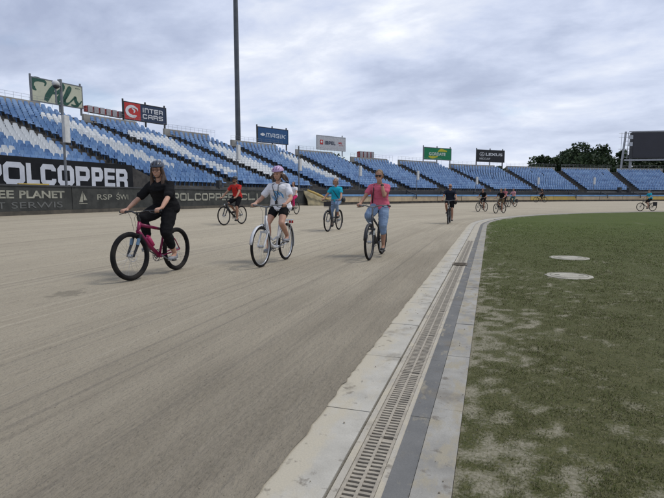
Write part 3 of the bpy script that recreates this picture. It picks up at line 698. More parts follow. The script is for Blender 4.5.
# ------------------------------------------------------------------ air fence round the bend: blue cap, cream face, dark skirt
cream = mat('airfence_cream', (.46, .37, .24), .8, c2=(.36, .29, .20), scale=1.2)
yel = mat('airfence_yellow', (.50, .36, .10), .8, c2=(.42, .31, .12), scale=1)
bluc = mat('airfence_blue', (.16, .31, .52), .6, c2=(.12, .25, .45), scale=1)
skirt = mat('airfence_skirt', (.11, .10, .085), .9, c2=(.06, .055, .05), scale=2)
ar = empty('air_fence', (*ring(R(35), 86), .5)); tag(ar, 'padded air fence with blue cap and cream face round the far bend', 'air fence')
F2 = pl6(322); seg = [F2]
while seg[-1] < 79: seg.append(seg[-1]+3.1)
for k, (a, c) in enumerate(zip(seg[:-1], seg[1:])):
    x0 = project((*ring(R(a), 86), 1))[0]
    fm = yel if (k in (8, 9, 13, 14)) else cream
    b = MB(); arcwall(b, a+.03, c-.03, 85.35+.03*math.sin(k*2.3), 86, .72, 1.20+.02*math.sin(k*1.7), .5); s1 = off2(b.build('segment', fm, ar), ar)
    b = MB(); arcwall(b, a+.02, c-.02, 85.3, 86.02, 1.235, 1.40, .5); off2(b.build('blue_cap', bluc, ar), ar)
    b = MB(); arcwall(b, a, c, 85.42, 85.9, .40, .715, .5); off2(b.build('skirt', skirt, ar), ar)
br = empty('boundary_board', (*ring(R(35), 86.6), .5)); tag(br, 'black board wall standing behind the air fence', 'board wall')
b = MB(); arcwall(b, F1+.1, 80, 86.6, 86.68, .48, 1.80, .5); off2(b.build('board', dark_m, br), br)
for k in range(14):
    ph = R(F2+1+k*4.25); b = MB(); x, y = ring(ph, 86.3); x2, y2 = ring(ph, 85.1); x3, y3 = ring(ph, 86.55)
    b.tube([(x3, y3, .5), (x, y, 1.92)], .07, 6); b.tube([(x, y, 1.75), (x2, y2, 1.42), (x2, y2, .95)], .07, 6)
    o = b.build('bracket', dark_m, br); off2(o, br)
# slumped end of the air fence: olive tarpaulin with a yellow roll on its edge
e_ = empty('tarpaulin', (*ring(R(pl6(311)), 85.6), .5)); tag(e_, 'slumped beige tarpaulin with a yellow roll, closing the end of the fence', 'tarpaulin')
b = MB(); nn = 14; vs = []
pA, pB = pl6(303.5), pl6(325)
for i in range(nn+1):
    t_ = i/nn; ph = pA+(pB-pA)*t_; zt = 1.72-.95*t_**1.15
    for j in range(7):
        u_ = j/6; rr_ = 86-.5*u_-.9*t_*(1-u_)*0-.45*t_; x, y = ring(R(ph), rr_+.06*math.sin(i*1.9+j*1.3)); vs.append((x, y, zt+( .46-zt)*u_**.9+.03*math.sin(i*2.7+j)*(u_ > 0)))
b.add(vs, [(i*7+j, (i+1)*7+j, (i+1)*7+j+1, i*7+j+1) for i in range(nn) for j in range(6)])
o = b.build('cloth', mat('tarp_olive', (.30, .255, .15), .85, c2=(.20, .175, .11), scale=2.5), e_, smooth=True); off2(o, e_); md = o.modifiers.new('s', 'SOLIDIFY'); md.thickness = .02
b = MB(); b.tube([(*ring(R(pA+(pB-pA)*q), 85.6-.5*q), 1.70-1.0*q**1.15) for q in (0, .2, .4, .6, .8, 1, 1.12)], [.07, .09, .1, .1, .1, .09, .07], 8); off2(b.build('roll', yel, e_, smooth=True), e_)

# ------------------------------------------------------------------ poles with white column loudspeakers
spk = mat('speaker_white', (.60, .61, .60), .6); pole_m = mat('pole_galvanised', (.19, .20, .21), .5, .4)
plab = ['beside the black banner, nearest the left edge', 'below the tall floodlight mast', 'behind the rider in the lilac helmet', 'just left of the rider in pink', 'right of the rider in pink', 'left of the distant group of riders', 'right of the distant group of riders', 'at the far right before the scoreboard']
for k, (xp, yt, yb, ytop) in enumerate(((67, 116, 143, 80), (237.5, 145, 160, 141), (299, 159, 171, 146), (359, 166, 176, 163), (416.5, 171, 180, 169), (475.5, 177, 184.5, 176), (537, 177.5, 184.5, 176), (592.8, 177.5, 184.5, 176))):
    ph, p = phi_of(xp, 87.0); zt, zb, zp = z_at(p, xp, yt), z_at(p, xp, yb), z_at(p, xp, ytop)
    a = PI-ph; e_ = empty('speaker_pole', (p.x, p.y, .49), a+PI); tag(e_, 'thin grey pole with a white column loudspeaker, '+plab[k], 'loudspeaker pole', 'loudspeaker poles behind the fence')
    b = MB(); b.tube([(0, 0, 0), (0, 0, zp-.49)], .055 if k in (0, 2) else .03, 10); b.box((0, 0, .02), (.3, .3, .04)); b.build('pole', pole_m, e_)
    h = (zt-zb); wd_ = .28
    b = MB(); b.box((.16, .0, (zt+zb)/2-.49), (.16, wd_, h))
    b.tube([(0, 0, zb+.15-.49), (.1, 0, zb+.15-.49)], .03, 6); b.tube([(0, 0, zt-.15-.49), (.1, 0, zt-.15-.49)], .03, 6)
    s_ = b.build('loudspeaker', spk, e_); bv = s_.modifiers.new('b', 'BEVEL'); bv.width = .02; bv.segments = 2
    if k == 0:
        b = MB(); b.tube([(0, 0, zp-.75), (.0, -.28, zp-.75), (0, -.28, zp-.6)], .03, 6); b.ell((.02, -.28, zp-.72), (.16, .16, .13), nu=12, nv=8); c_ = b.build('camera_housing', spk, e_, smooth=True)
        b = MB(); b.ell((.04, -.28, zp-.84), (.13, .13, .10), nu=12, nv=8); b.build('camera_dome', dark_m, c_, smooth=True)
        b = MB(); b.box((0, .0, .95), (.04, .3, .9)); 
        b = MB(); b.box((.0, -.28, zp-1.25), (.05, .05, .7)); b.build('bracket', pole_m, e_)
for k, (xp, yp, rr_, lab_) in enumerate(((219.3, 187.5, 87.5, 'small black loudspeaker on the fence behind the rider in red'), (619, 192.2, 89.6, 'left of two small black loudspeakers below the far right seats'), (628.5, 192.2, 89.6, 'right of two small black loudspeakers below the far right seats'))):
    ph, p = phi_of(xp, rr_); z = z_at(p, xp, yp); s_ = .38 if k == 0 else .62
    e_ = empty('loudspeaker', (p.x, p.y, .49), PI-ph+PI); tag(e_, lab_, 'loudspeaker')
    b = MB(); b.box((0, 0, z-.49+s_*.6), (s_*.7, s_*.75, s_*1.3)); b.build('cabinet', dark_m, e_)
    b = MB(); b.tube([(0, 0, 0), (0, 0, z-.49)], .04, 6); b.build('stand', dark_m, e_)
    b = MB(); b.ell((s_*.35, 0, z-.49+s_*.6), (.02, s_*.28, s_*.28), nu=10, nv=6); b.build('cone', mat('cone', (.08, .08, .08), .7), e_)

# ------------------------------------------------------------------ floodlight mast
ph, p = phi_of(239.3, 111); e_ = empty('floodlight_mast', (p.x, p.y, 0)); tag(e_, 'very tall dark grey mast rising behind the seats and out of the frame', 'floodlight mast')
b = MB(); b.tube([(0, 0, -.3), (0, 0, 10), (0, 0, 30), (0, 0, 44)], [.37, .34, .29, .24], 20); b.build('mast', mat('mast_steel', (.10, .11, .12), .55, .3, c2=(.08, .088, .097), scale=1), e_, smooth=True)
b = MB(); b.box((1.2*.5, -.5, 45), (1.0, 7, 3.4), 2.4)
fr2 = b.build('lamp_frame', dark_m, e_)
b = MB(); b.tube([(0, 0, .3), (.0, 0, .9)], .5, 12); b.build('flange', pole_m, e_)

# ------------------------------------------------------------------ hoardings above the stand
def hoarding(name_label, xa, ya0, ya1, xb, yb0, yb1, r, base, posts=(.0, .5, 1.0), back=dark_m, face=None, legdark=True, th=.14):
    _, pa = phi_of(xa, r); _, pb = phi_of(xb, r)
    z0 = (z_at(pa, xa, ya1)+z_at(pb, xb, yb1))/2; z1 = (z_at(pa, xa, ya0)+z_at(pb, xb, yb0))/2
    wv = pb-pa; W = wv.length; a = math.atan2(wv.y, wv.x); e_ = empty('billboard', (*((pa+pb)/2), base), a); tag(e_, name_label, 'billboard', 'billboards along the top of the stand')
    H = z1-z0; zz_ = z0-base
    b = MB(); b.box((0, th/2, zz_+H/2), (W, th, H)); b.build('panel', face, e_)
    b = MB(); t_ = .09
    for q in (zz_-t_/2, zz_+H+t_/2): b.box((0, th/2, q), (W+.02, th+.03, t_))
    for q in (-W/2-t_/2, W/2+t_/2): b.box((q, th/2, zz_+H/2), (t_, th+.03, H+2*t_))
    b.build('frame', back, e_)
    for q in posts:
        b = MB(); b.box((-W/2+W*q, th+.09, (zz_+H+.35)/2), (.13, .13, zz_+H+.35)); b.build('post', back, e_)
    return e_, W, H, zz_
def btext(e_, s, x, y, w_, h_, m, W, H, zz_, bold=.02, shear=0, dy=-.012):
    v, f = text_verts(s, w_, h_, bold, shear); return put_text('lettering', v, f, lambda a, c: (-W/2+x+a, dy, zz_+y+c), m, e_)
wp = mat('paint_white', (.70, .71, .72), .6)
# 1 cream board with green script
cr_m = mat('board_cream', (.50, .51, .38), .6, c2=(.44, .455, .34), scale=1); gr_m = mat('script_green', (.02, .085, .06), .6)
e_, W, H, z_ = hoarding('cream billboard with dark green handwritten script above the nearest seats', 38.7, 76.5, 98.6, 87, 89, 110, 111, 9.2, (0, .55, 1), face=cr_m, back=pole_m)
def ribbon(b, pts, ws, y=-.012, res=6):
    P_ = [];
    n = len(pts)
    for i in range(n-1):
        p0 = pts[max(i-1, 0)]; p1 = pts[i]; p2 = pts[i+1]; p3 = pts[min(i+2, n-1)]
        for k in range(res):
            u = k/res
            P_.append(tuple(.5*((2*p1[c])+(-p0[c]+p2[c])*u+(2*p0[c]-5*p1[c]+4*p2[c]-p3[c])*u*u+(-p0[c]+3*p1[c]-3*p2[c]+p3[c])*u**3) for c in (0, 1))+(ws[i]*(1-u)+ws[i+1]*u,))
    P_.append((*pts[-1], ws[-1])); vs = []
    for i, (x, z, w_) in enumerate(P_):
        a = P_[max(0, i-1)]; c = P_[min(len(P_)-1, i+1)]; dx_, dz_ = c[0]-a[0], c[1]-a[1]; l = math.hypot(dx_, dz_) or 1; nx, nz_ = -dz_/l*w_/2, dx_/l*w_/2
        vs += [(x+nx, y, z+nz_), (x-nx, y, z-nz_)]
    b.add(vs, [(2*i, 2*i+1, 2*i+3, 2*i+2) for i in range(len(P_)-1)])
def scr(strokes):
    b = MB()
    for q, (pts, ws) in enumerate(strokes):
        ribbon(b, [(-W/2+u*W, z_+v*H) for u, v in pts], [w_*H*1.75 for w_ in ws], -.012-.002*q)
    return b.build('script_lettering', gr_m, e_, smooth=False)
scr([([(.02, .60), (.01, .80), (.06, .95), (.18, .96), (.26, .88), (.24, .72)], [.04, .10, .13, .09, .06, .03]),
     ([(.02, .62), (.04, .52), (.08, .48)], [.10, .08, .03]),
     ([(.42, .78), (.36, .55), (.29, .28), (.25, .06)], [.10, .15, .15, .11]),
     ([(.40, .82), (.50, .97), (.60, .90), (.58, .70), (.48, .52), (.38, .46)], [.06, .09, .10, .11, .09, .04]),
     ([(.56, .46), (.50, .25), (.47, .10), (.52, .05), (.60, .14)], [.10, .12, .10, .06, .03]),
     ([(.60, .14), (.70, .50), (.76, .82), (.72, .86), (.66, .50), (.61, .20), (.65, .06), (.72, .14)], [.04, .05, .06, .05, .09, .12, .09, .03]),
     ([(.72, .14), (.82, .38), (.85, .44), (.86, .28), (.90, .12), (.84, .03), (.76, .08)], [.03, .05, .08, .09, .09, .06, .04]),
     ([(.90, .12), (.95, .2), (.985, .32)], [.05, .04, .03])])
b = MB(); b.ell((-W/2+.565*W, -.012, z_+.60*H), (.035*W*.6, .004, .06*H)); b.build('script_lettering', gr_m, e_)
btext(e_, 'ekstra', .86*W, .86*H, .10*W, .07*H, gr_m, W, H, z_, 0)
# 2 red emblem and navy board
nav = mat('board_navy', (.022, .04, .085), .5); red = mat('board_red', (.50, .035, .03), .5)
e_, W, H, z_ = hoarding('navy and red billboard with a white ring emblem and white letters', 128, 100.8, 118, 168.5, 110, 125, 109, 8.6, (.0, .52, 1.0), face=nav, back=dark_m)
b = MB(); b.box((-W/2+.185*W, -.006, z_+H/2), (.37*W, .012, H)); b.build('red_field', red, e_)
def sblock(e_, s, x, y, w_, h_, t_, m, shear=0.0):
    b = MB(); block_word(b, s, lambda a, c, o: (-W/2+x+a, -.016-o, z_+y+c), w_, h_, t_, .2, shear); b.build('lettering', m, e_)
sblock(e_, 'INTER', .42*W, .54*H, .50*W, .28*H, .06*H, wp); sblock(e_, 'CARS', .42*W, .16*H, .50*W, .28*H, .06*H, wp)
b = MB(); cx_ = -W/2+.19*W; cz_ = z_+.5*H
ribbon(b, [(cx_+.135*W*math.cos(a), cz_+.30*H*math.sin(a)) for a in np.linspace(R(50), R(310), 14)], [.02*H]+[.13*H+.07*H*math.sin(PI*k/13) for k in range(12)]+[.03*H], -.02)
ribbon(b, [(cx_-.02*W, cz_+.18*H), (cx_+.04*W, cz_+.06*H), (cx_+.02*W, cz_-.10*H)], [.05*H, .12*H, .03*H], -.023)
ribbon(b, [(cx_+.02*W, cz_+.26*H), (cx_+.10*W, cz_+.20*H), (cx_+.115*W, cz_+.05*H)], [.10*H, .10*H, .03*H], -.026)
b.build('ring_emblem', wp, e_)
# 3 blue board
b3 = mat('board_blue', (.018, .085, .22), .5)
e_, W, H, z_ = hoarding('deep blue billboard with a single line of pale angular letters', 259, 127.2, 141.5, 288.3, 130.4, 144.2, 107.5, 7.4, (0, .5, .985), face=b3)
sblock(e_, 'MAGIK', .24*W, .36*H, .66*W, .30*H, .065*H, mat('pale_print', (.55, .62, .70), .6), .25)
b = MB(); ribbon(b, [(-W/2+.07*W, z_+.52*H), (-W/2+.15*W, z_+.52*H), (-W/2+.22*W, z_+.52*H)], [.03*H, .24*H, .05*H], -.013); b.build('mark', wp, e_)
# 4 white-grey board
e_, W, H, z_ = hoarding('pale grey billboard with a small red emblem and dark letters', 317.5, 135.4, 148.8, 345, 138.3, 150.8, 106, 7.0, (.93,), face=mat('board_pale', (.50, .51, .53), .6), back=mat('frame_pale', (.45, .46, .48), .6))
sblock(e_, 'IMPEL', .26*W, .38*H, .38*W, .27*H, .07*H, mat('print_dark', (.05, .06, .09), .6))
b = MB(); b.box((-W/2+.145*W, -.012, z_+.53*H), (.10*W, .012, .34*H)); b.build('red_emblem', red, e_)
b = MB(); b.ell((-W/2+.145*W, -.02, z_+.56*H), (.03*W, .008, .09*H)); b.build('emblem_dot', wp, e_)
btext(e_, 'IMPEL', .75*W, .50*H, .13*W, .14*H, red, W, H, z_, .04); btext(e_, 'security', .77*W, .34*H, .16*W, .09*H, red, W, H, z_, .0)
# 5 green board with yellow strokes
ye = mat('print_yellow', (.55, .52, .03), .6)
e_, W, H, z_ = hoarding('green billboard with yellow brush strokes and pale letters', 423.4, 148, 159.2, 450, 148.6, 159.8, 104, 6.0, (0, .5, 1), face=mat('board_green', (.0, .20, .075), .5), back=pole_m)
b = MB(); ribbon(b, [(-W/2+.50*W, z_+.70*H), (-W/2+.62*W, z_+.84*H), (-W/2+.84*W, z_+.76*H)], [.05*H, .26*H, .10*H], -.012)
ribbon(b, [(-W/2+.16*W, z_+.25*H), (-W/2+.3*W, z_+.17*H), (-W/2+.50*W, z_+.26*H)], [.10*H, .24*H, .05*H], -.012); b.build('brush_strokes', ye, e_)
btext(e_, 'GORDATE', .17*W, .34*H, .62*W, .28*H, mat('print_pale_green', (.60, .68, .60), .6), W, H, z_, .03, 0, -.02)
# 6 black board
e_, W, H, z_ = hoarding('black billboard with a white oval emblem and two lines of white letters', 475.8, 150.2, 161.6, 502.8, 150.8, 161.8, 104, 6.0, (0.01, .5, .97), face=mat('board_black', (.012, .013, .016), .5))
btext(e_, 'LEXUS', .31*W, .52*H, .62*W, .25*H, wp, W, H, z_, .03); btext(e_, 'WROC\u0141AW', .08*W, .15*H, .40*W, .19*H, wp, W, H, z_, .0)
b = MB(); ribbon(b, [(-W/2+.18*W+.085*W*math.cos(a), z_+.64*H+.16*H*math.sin(a)) for a in np.linspace(0, 2*PI, 17)], [.035*H]*17, -.012); ribbon(b, [(-W/2+.21*W, z_+.74*H), (-W/2+.14*W, z_+.58*H), (-W/2+.24*W, z_+.58*H)], [.03*H]*3, -.016); b.build('oval_emblem', wp, e_)

# rows of red and grey boxes on the parapets
gb = mat('box_grey', (.38, .37, .38), .6); rb = mat('box_red', (.33, .05, .045), .6)
def boxrow(xa, xb, y0a, y1a, y0b, y1b, r, n, lab_):
    for k in range(n):
        t_ = (k+.5)/n; xp = xa+(xb-xa)*t_; ph, p = phi_of(xp, r); z1 = z_at(p, xp, y0a+(y0b-y0a)*t_); z0 = z_at(p, xp, y1a+(y1b-y1a)*t_)
        wv = (phi_of(xb, r)[1]-phi_of(xa, r)[1]); pit = wv.length/n; a = math.atan2(wv.y, wv.x)
        e_ = empty('equipment_box', (p.x, p.y, z0), a); tag(e_, lab_, 'equipment box', 'red and grey boxes on the parapet')
        b = MB(); b.box((pit*.12, 0, (z1-z0)/2), (pit*.68, .5, z1-z0)); b.build('case', gb, e_)
        b = MB(); b.box((-pit*.35, .04, (z1-z0)*.48), (pit*.25, .40, (z1-z0)*.93)); b.build('side_panel', rb, e_)
boxrow(89.5, 125.5, 105.3, 111.8, 112.3, 118.5, 109.6, 6, 'red and grey box in the row of six left of the navy and red billboard')
boxrow(357.8, 372.8, 151.2, 157.2, 152, 158, 101.8, 4, 'red and grey box in the short row above the rider in pink')
# thin aerials on the stand top
for k, (xp, yt, yb, r) in enumerate(((219, 118, 137, 106.5), (287, 133, 150, 104.5), (393, 153, 163, 103))):
    pass

# ------------------------------------------------------------------ scoreboard
_, pa = phi_of(624.5, 103.5); d_ = Vector((math.cos(R(12)), math.sin(R(12))))
z0 = z_at(pa, 624.5, 158.6); z1 = z_at(pa, 624.5, 132.5)
e_ = empty('scoreboard', (pa.x, pa.y, 0), math.atan2(-.0, 1)+R(8)); tag(e_, 'huge dark video scoreboard on pale steel legs at the right edge', 'scoreboard')
H = z1-z0; W = 20
b = MB(); b.box((W/2+.7, .5, z0+H/2), (W, 1.0, H)); b.build('screen_case', mat('scoreboard_case', (.05, .05, .055), .6), e_)
b = MB(); b.box((W/2+.7, -.03, z0+H/2), (W-.5, .04, H-.4)); b.build('screen', mat('screen_dark', (.028, .028, .036), .45, c2=(.032, .032, .041), scale=.3), e_)
st_m = mat('scoreboard_steel', (.36, .37, .39), .5, .3)
b = MB(); b.box((W/2+.2, .1, z0-.28), (W+1.2, .3, .32)); b.box((W/2+.5, .1, z1+.12), (W+.6, .3, .16)); b.build('frame', st_m, e_)
for x0_, x1_ in ((-.9, -.2), (.9, 1.0), (10, 10), (19.5, 19.5)):
    b = MB(); b.tube([(x0_, .6, 4), (x1_ if x0_ < 0 else x0_, .6, z0 if x0_ > 0 else z1+.2)], .26 if x0_ > 0 else .2, 8); b.build('leg', st_m, e_)
b = MB()
for k in range(7):
    z_ = z0+.3+k*(H-.4)/6; b.tube([(-.35-.08*(1-k/6), .5, z_), (.7, .5, z_)], .05, 5); b.tube([(-1.5, .3, z_), (-.35, .5, z_)], .035, 4) if k in (2, 5, 6) else None
b.tube([(-1.0, .3, z0+1.6), (-1.0, .3, z1)], .03, 4); b.tube([(.2, .5, z0), (.25, .5, z1)], .06, 5)
b.build('ladder', st_m, e_)
b = MB()
for k in range(2): b.box((.55, .1, z1-.9-1.3*k), (.6, .3, .7))
b.build('lamp_unit', mat('lamp_unit', (.5, .52, .55), .5), e_)

# ------------------------------------------------------------------ trees
leafA = mat('leaf_dark', (.030, .050, .022), .7, c2=(.018, .032, .014), scale=.5, spec=.2); leafB = mat('leaf_mid', (.048, .075, .030), .7, c2=(.03, .05, .02), scale=.5, spec=.2); leafC = mat('leaf_light', (.075, .105, .045), .7, spec=.2)
bark = mat('bark', (.07, .055, .04), .9)
def tree(x, y, h, w_, seed, lab_, n=2600, trunk=.3, ls=.55, group='trees behind the stand'):
    rg = np.random.default_rng(seed); e_ = empty('tree', (x, y, -.3)); tag(e_, lab_, 'tree', group)
    b = MB(); b.tube([(0, 0, 0), (.1*rg.normal(), .1, h*.3), (.2*rg.normal(), .2*rg.normal(), h*.75)], [h*.025, h*.018, h*.006], 8)
    cl = []
    nc = 16
    for k in range(nc):
        a = rg.random()*2*PI; zf = trunk+(1-trunk)*(.12+.80*rg.random()); rad = w_/2*math.sqrt(max(.05, 1-((zf-trunk)/(1-trunk)*2-.9)**2*.75))*rg.uniform(.3, .82)
        c = np.array([rad*math.cos(a), rad*math.sin(a), zf*h*.93]); cl.append((c, rg.uniform(.15, .25)*w_*.9+.3))
        b.tube([(0, 0, h*(trunk+.05+.3*rg.random())*.8), tuple(c*.6+np.array([0, 0, h*.15])), tuple(c)], [h*.009, h*.006, .03], 5)
    cl.append((np.array([0, 0, h*.86]), w_*.17)); b.build('trunk', bark, e_)
    per = n//len(cl); V = []; mi = []
    for c, r0 in cl:
        d = rg.normal(size=(per, 3)); d /= np.linalg.norm(d, axis=1)[:, None]; rr0 = r0*(.45+.7*rg.random(per)**.6); P_ = c+d*rr0[:, None]*np.array([1.15, 1.15, .85])
        s = ls*(.5+.9*rg.random(per)); u = rg.normal(size=(per, 3)); u /= np.linalg.norm(u, axis=1)[:, None]; v = np.cross(u, rg.normal(size=(per, 3))); v /= np.linalg.norm(v, axis=1)[:, None]
        u = u*s[:, None]*.5; v = v*s[:, None]*.38
        V.append(np.stack([P_-u-v*.4, P_+v, P_+u+v*.2, P_-v], 1)); q = rg.random(); mi += list(rg.choice([0, 1, 2], per, p=(.6, .33, .07) if q < .5 else (.35, .5, .15)))
    V = np.concatenate(V).reshape(-1, 3); nq = len(V)//4
    me = bpy.data.meshes.new('crown'); me.vertices.add(nq*4); me.vertices.foreach_set('co', V.reshape(-1).astype(np.float32)); me.loops.add(nq*4); me.loops.foreach_set('vertex_index', np.arange(nq*4, dtype=np.int32)); me.polygons.add(nq); me.polygons.foreach_set('loop_start', np.arange(0, nq*4, 4, dtype=np.int32)); me.polygons.foreach_set('loop_total', np.full(nq, 4, dtype=np.int32))
    for m_ in (leafA, leafB, leafC): me.materials.append(m_)
    me.polygons.foreach_set('material_index', np.array(mi[:nq], dtype=np.int32)); me.update(); me.validate()
    o = bpy.data.objects.new('crown', me); col.objects.link(o); o.parent = e_
def tree_at(xp, ytop, dist, wpx, seed, lab_, **k):
    d = ray(xp, 196); d = Vector((d.x, d.y)).normalized(); p = d*dist; zt = z_at(p, xp, ytop); dep = p.dot(Vector((fw.x, fw.y)).normalized())
    tree(p.x, p.y, zt+.3, wpx*dep/FPX, seed, lab_, **k)
TL = [(541, 153, 128, 28, 'low round tree at the left end of the clump, its crown just above the seats'), (556, 155.5, 132, 34, 'smallest low tree filling the dip between two taller crowns'),
      (578, 140.5, 126, 44, 'tallest dark tree in the clump left of the scoreboard'), (566, 147, 132, 30, 'narrow tree leaning on the left side of the tallest one'), (599, 144, 130, 32, 'pointed tree just right of the tallest one'),
      (603, 152, 134, 30, 'broad low tree between the pointed tree and the scoreboard leg'), (620, 145.5, 140, 12, 'thin sparse tree beside the scoreboard ladder'), (640, 155, 122, 46, 'first bushy tree seen beneath the scoreboard'), (664, 154, 122, 48, 'bushy tree beneath the scoreboard at the right edge'), (590, 154, 120, 44, 'low bushy tree in front of the pointed tree'), (690, 150, 128, 44, 'tree behind the scoreboard past the right edge')]
for k, (xp, yt, ds, wp_, lb) in enumerate(TL): tree_at(xp, yt, ds, wp_, 40+k, lb, n=(1400 if k == 6 else 5200), trunk=.45 if k == 6 else .12)
tree_at(331, 149.5, 120, 26, 71, 'dark treetop peeping out under the pale grey billboard', n=1800, trunk=.3, group='treetops over the parapet'); tree_at(350, 152.5, 120, 14, 73, 'small treetop just right of the pale grey billboard', n=1000, group='treetops over the parapet') if False else None
tree_at(498, 163.3, 125, 14, 72, 'low treetop showing beneath the black billboard', n=1200, group='treetops over the parapet')
#==PART3==
# ------------------------------------------------------------------ bicycles
rub = mat('tyre_rubber', (.009, .009, .010), .9, c2=(.022, .020, .018), scale=6, spec=.15); steel = mat('bright_steel', (.45, .46, .47), .35, .8); blk = mat('black_parts', (.014, .014, .016), .5); blkrim = mat('rim_black', (.03, .03, .033), .45)
alu = mat('rim_silver', (.42, .43, .44), .35, .6); spoke_m = mat('spoke', (.32, .33, .34), .4, .6); red_r = mat('reflector_red', (.4, .01, .01), .3); lampg = mat('lamp_glass', (.6, .62, .62), .2); grey_p = mat('grey_parts', (.16, .165, .17), .5)
WB, WR = .54, .345
def wheel(parent, x, steer=None, fat=.024, rim=blkrim, detail=True, z=WR):
    rot = Matrix.Identity(4)
    b = MB(); b.torus((0, 0, 0), WR-fat-.016, .013, 'Y', 40, 6, sx=1.1); w_ = b.build('wheel', rim, parent, smooth=True); w_.location = (x, 0, z)
    b = MB(); b.torus((0, 0, 0), WR-fat, fat, 'Y', 48, 10); b.build('tyre', rub, w_, smooth=True)
    b = MB()
    ns = 28 if detail else 16
    for k in range(ns):
        a = 2*PI*k/ns; s_ = 1 if k % 2 else -1; da = .35*(1 if k % 4 < 2 else -1); rr_ = WR-fat-.022
        b.tube([(.022*math.cos(a+da*4), .03*s_, .022*math.sin(a+da*4)), (rr_*math.cos(a), 0, rr_*math.sin(a))], .0012 if detail else .0022, 3, cap=False)
    b.build('spokes', spoke_m, w_)
    b = MB(); b.tube([(0, -.05, 0), (0, -.032, 0), (0, -.03, 0), (0, .03, 0), (0, .032, 0), (0, .05, 0)], [.010, .010, .026, .026, .010, .010], 10); b.build('hub', steel if detail else grey_p, w_, smooth=False)
    return w_
def bicycle(label, loc, rz, frame_c, style='city', detail=True, steer=0.0, crank=0.0, fork_c=None, fat=.024, rimm=None, rack=False, basket=False, lamp=True, fenders=False, scale=1.0, fork_band=None, pannier=None):
    e_ = empty('bicycle', loc, rz, scale); tag(e_, label, 'bicycle', 'bicycles ridden on the track')
    fc = frame_c; fk = fork_c or fc; rimm = rimm or blkrim
    BB = Vector((-.10, 0, .285)); RA = Vector((-WB, 0, WR)); FA = Vector((WB, 0, WR))
    if style == 'mtb': HB, HT, ST, SC, GX, GZ, GY = Vector((.375, 0, .68)), Vector((.335, 0, .80)), Vector((-.245, 0, .70)), Vector((-.30, 0, .92)), .30, .97, .33
    else: HB, HT, ST, SC, GX, GZ, GY = Vector((.375, 0, .64)), Vector((.33, 0, .84)), Vector((-.25, 0, .70)), Vector((-.30, 0, .92)), .24, 1.03, .30
    n = 12 if detail else 6
    b = MB(); r_d = .026 if style == 'mtb' else .022
    b.tube([HB-Vector((0, 0, .03)), HT+Vector((-.004, 0, .02))], .026, n)
    if style == 'step':
        b.tube([HB+Vector((-.005, 0, .03)), (.16, 0, .36), (.02, 0, .30), BB], r_d+.004, n)
        b.tube([HT-Vector((0, 0, .03)), (.20, 0, .50), (.06, 0, .42), (-.17, 0, .47)], r_d-.004, n)
    else:
        b.tube([HB+Vector((0, 0, .02)), (HB+BB)/2+Vector((.01, 0, -.015)), BB], [r_d+.005, r_d+.006, r_d+.002], n)
        tt = .0 if style == 'mtb' else -.10
        b.tube([HT-Vector((0, 0, .02)), ST+Vector((0, 0, tt-.03))], [r_d, r_d-.004], n)
    b.tube([BB, ST], .018, n)
    for s_ in (-1, 1):
        b.tube([BB+Vector((-.02, s_*.03, 0)), (-.30, s_*.055, .31), RA+Vector((0, s_*.06, 0))], .011, n)
        b.tube([ST+Vector((.0, s_*.015, -.08)), (-.42, s_*.055, .52), RA+Vector((0, s_*.06, 0))], .009, n)
    b.tube([BB+Vector((0, -.04, 0)), BB+Vector((0, .04, 0))], .028, n)
    b.build('frame', fc, e_, smooth=True)
    # fork, wheel and bar turn together about the steering axis
    ax = (HT-HB).normalized(); S = Matrix.Translation(HB) @ Matrix.Rotation(steer, 4, ax) @ Matrix.Translation(-HB)
    b = MB(); b.T = S
    b.tube([HB-Vector((0, 0, .03)), HB+Vector((.012, 0, -.05))], .024, n)
    b.box(tuple(HB+Vector((.018, 0, -.055))), (.05, .15, .035))
    lr = .019 if style == 'mtb' else .013
    for s_ in (-1, 1): b.tube([HB+Vector((.018, s_*.062, -.05)), (HB*.5+FA*.5)+Vector((-.012, s_*.062, 0)), FA+Vector((-.01, s_*.06, .02)), FA+Vector((0, s_*.06, -.01))], [lr, lr*1.15, lr*.85, lr*.7], n)
    f_ = b.build('fork', fk, e_, smooth=False)
    if fork_band:
        b = MB(); b.T = S
        for s_ in (-1, 1):
            b = MB(); b.T = S; b.tube([(HB*.72+FA*.28)+Vector((.006, s_*.063, 0)), (HB*.45+FA*.55)+Vector((-.008, s_*.063, 0))], lr*1.25, n)
            b.build('fork_decal', fork_band, f_)
    w1 = wheel(e_, WB, fat=fat, rim=rimm, detail=detail); w1.location = (0, 0, 0); w1.matrix_local = S @ Matrix.Translation(FA)
    wheel(e_, -WB, fat=fat, rim=rimm, detail=detail)
    b = MB(); b.T = S
    top = Vector((GX+.03, 0, GZ-.02)); b.tube([HT, HT+Vector((-.012, 0, .05)), Vector((GX+.07, 0, GZ-.03)), top+Vector((.04, 0, 0))], .017, n)
    if style == 'mtb': hp = [(GX, -GY-.06, GZ), (GX+.02, -.14, GZ+.003), (GX+.06, -.05, GZ-.02), (GX+.06, .05, GZ-.02), (GX+.02, .14, GZ+.003), (GX, GY+.06, GZ)]
    else: hp = [(GX-.06, -GY-.015, GZ-.005), (GX+.02, -GY+.03, GZ+.01), (GX+.10, -.16, GZ+.01), (GX+.07, -.04, GZ-.02), (GX+.07, .04, GZ-.02), (GX+.10, .16, GZ+.01), (GX+.02, GY-.03, GZ+.01), (GX-.06, GY+.015, GZ-.005)]
    b.tube(hp, .0125, n); hb = b.build('handlebar', blk if style == 'mtb' else grey_p, e_, smooth=True)
